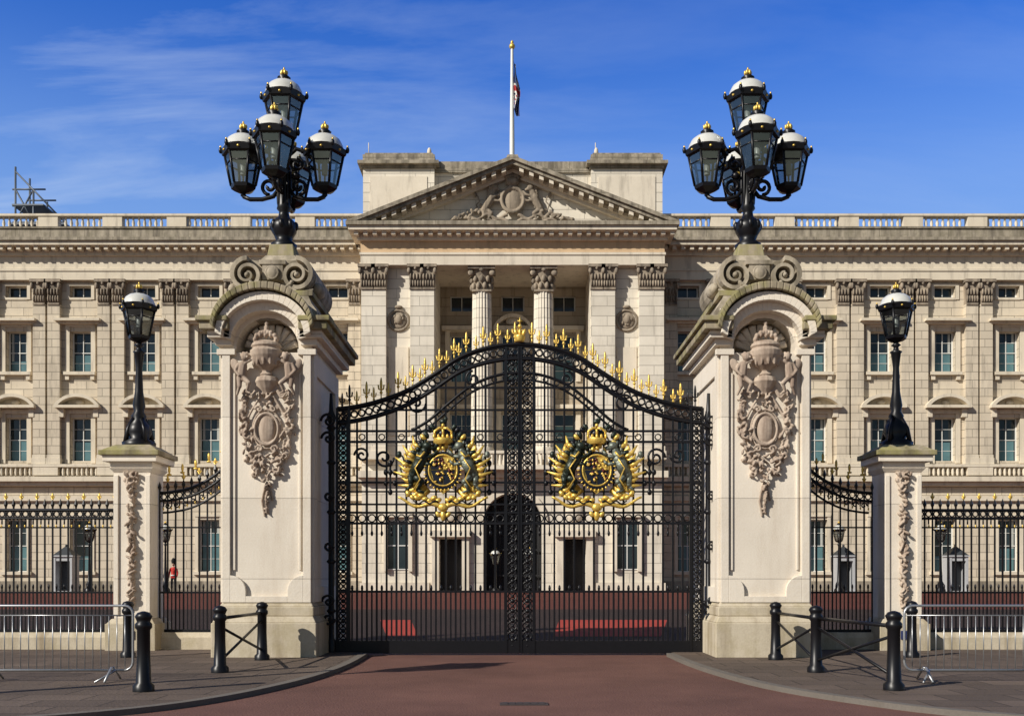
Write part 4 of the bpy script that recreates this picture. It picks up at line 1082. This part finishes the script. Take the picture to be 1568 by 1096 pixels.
# ------------------------------------------------------------------ sky, sun, camera
EL,AZm=32,51
w=bpy.data.worlds.new('World'); S.world=w; w.use_nodes=True
N=w.node_tree.nodes; L=w.node_tree.links; bg=N['Background']
sky=N.new('ShaderNodeTexSky'); sky.sky_type='NISHITA'; sky.sun_disc=False; sky.sun_elevation=rad(EL); sky.sun_rotation=rad(180+AZm)
sky.air_density=1.0; sky.dust_density=.2; sky.ozone_density=2.5
STR=.05
tc=N.new('ShaderNodeTexCoord'); sp=N.new('ShaderNodeSeparateXYZ'); L.new(tc.outputs['Generated'],sp.inputs[0])
def mrange(src,a,b,c=0,d=1,smooth=False):
    r=N.new('ShaderNodeMapRange'); r.inputs['From Min'].default_value=a; r.inputs['From Max'].default_value=b; r.inputs['To Min'].default_value=c; r.inputs['To Max'].default_value=d
    if smooth: r.interpolation_type='SMOOTHSTEP'
    L.new(src,r.inputs['Value']); return r.outputs[0]
def mixrgb(fac,a,b,bl='MIX'):
    x=N.new('ShaderNodeMix'); x.data_type='RGBA'; x.blend_type=bl
    for k,v in (('Factor',fac),('A',a),('B',b)):
        if isinstance(v,(int,float)): x.inputs[k].default_value=v
        elif isinstance(v,tuple): x.inputs[k].default_value=v+(1,)
        else: L.new(v,x.inputs[k])
    return x.outputs['Result']
def mul(a,b):
    x=N.new('ShaderNodeMath'); x.operation='MULTIPLY'
    for i,v in enumerate((a,b)):
        if isinstance(v,(int,float)): x.inputs[i].default_value=v
        else: L.new(v,x.inputs[i])
    return x.outputs[0]
away=mrange(sp.outputs['Y'],.1,.6)
base=mixrgb(away,sky.outputs[0],mixrgb(1.0,sky.outputs[0],(.55,1.6,3.7),'MULTIPLY'))
hz=mul(mrange(sp.outputs['Z'],.50,.24,0,.85,True),away)
base=mixrgb(hz,base,(.25/STR,.44/STR,.80/STR))
zz=N.new('ShaderNodeMath'); zz.operation='ADD'; zz.inputs[1].default_value=.12; L.new(sp.outputs['Z'],zz.inputs[0])
dv=[]
for ax in ('X','Y'):
    d=N.new('ShaderNodeMath'); d.operation='DIVIDE'; L.new(sp.outputs[ax],d.inputs[0]); L.new(zz.outputs[0],d.inputs[1]); dv.append(d)
cbn=N.new('ShaderNodeCombineXYZ'); L.new(dv[0].outputs[0],cbn.inputs[0]); L.new(dv[1].outputs[0],cbn.inputs[1])
mp=N.new('ShaderNodeMapping'); mp.inputs['Scale'].default_value=(.7,2.2,1); mp.inputs['Rotation'].default_value=(0,0,rad(-24)); mp.inputs['Location'].default_value=(.3,1.2,0)
L.new(cbn.outputs[0],mp.inputs[0])
no=N.new('ShaderNodeTexNoise'); no.inputs['Scale'].default_value=1.5; no.inputs['Detail'].default_value=9; no.inputs['Roughness'].default_value=.6; no.inputs['Distortion'].default_value=.4
L.new(mp.outputs[0],no.inputs['Vector'])
cl=mrange(no.outputs['Fac'],.46,.85,0,.75)
leftm=mrange(sp.outputs['X'],.15,-.35,.2,1,True)
cl=mul(cl,leftm)
base=mixrgb(cl,base,(.60/STR,.72/STR,.92/STR))
L.new(base,bg.inputs['Color']); bg.inputs['Strength'].default_value=STR
sl_=bpy.data.lights.new('sun','SUN'); sl_.energy=5.0; sl_.angle=rad(.5); sl_.color=(1,.94,.84)
so=bpy.data.objects.new('sun',sl_); S.collection.objects.link(so)
d=Vector((math.sin(rad(AZm))*math.cos(rad(EL)),math.cos(rad(AZm))*math.cos(rad(EL)),-math.sin(rad(EL))))
so.rotation_euler=d.to_track_quat('-Z','Y').to_euler(); so.location=(-30,-30,40)
cam=bpy.data.cameras.new('camera'); co=bpy.data.objects.new('camera',cam); S.collection.objects.link(co)
co.location=(0,0,1.6); co.rotation_euler=(rad(90),0,0)
cam.sensor_width=36; cam.lens=36*1560/1568; cam.shift_x=-6/1568; cam.shift_y=334/1568; cam.clip_end=3000
S.camera=co
S.view_settings.view_transform='Standard'; S.view_settings.look='None'; S.view_settings.exposure=0
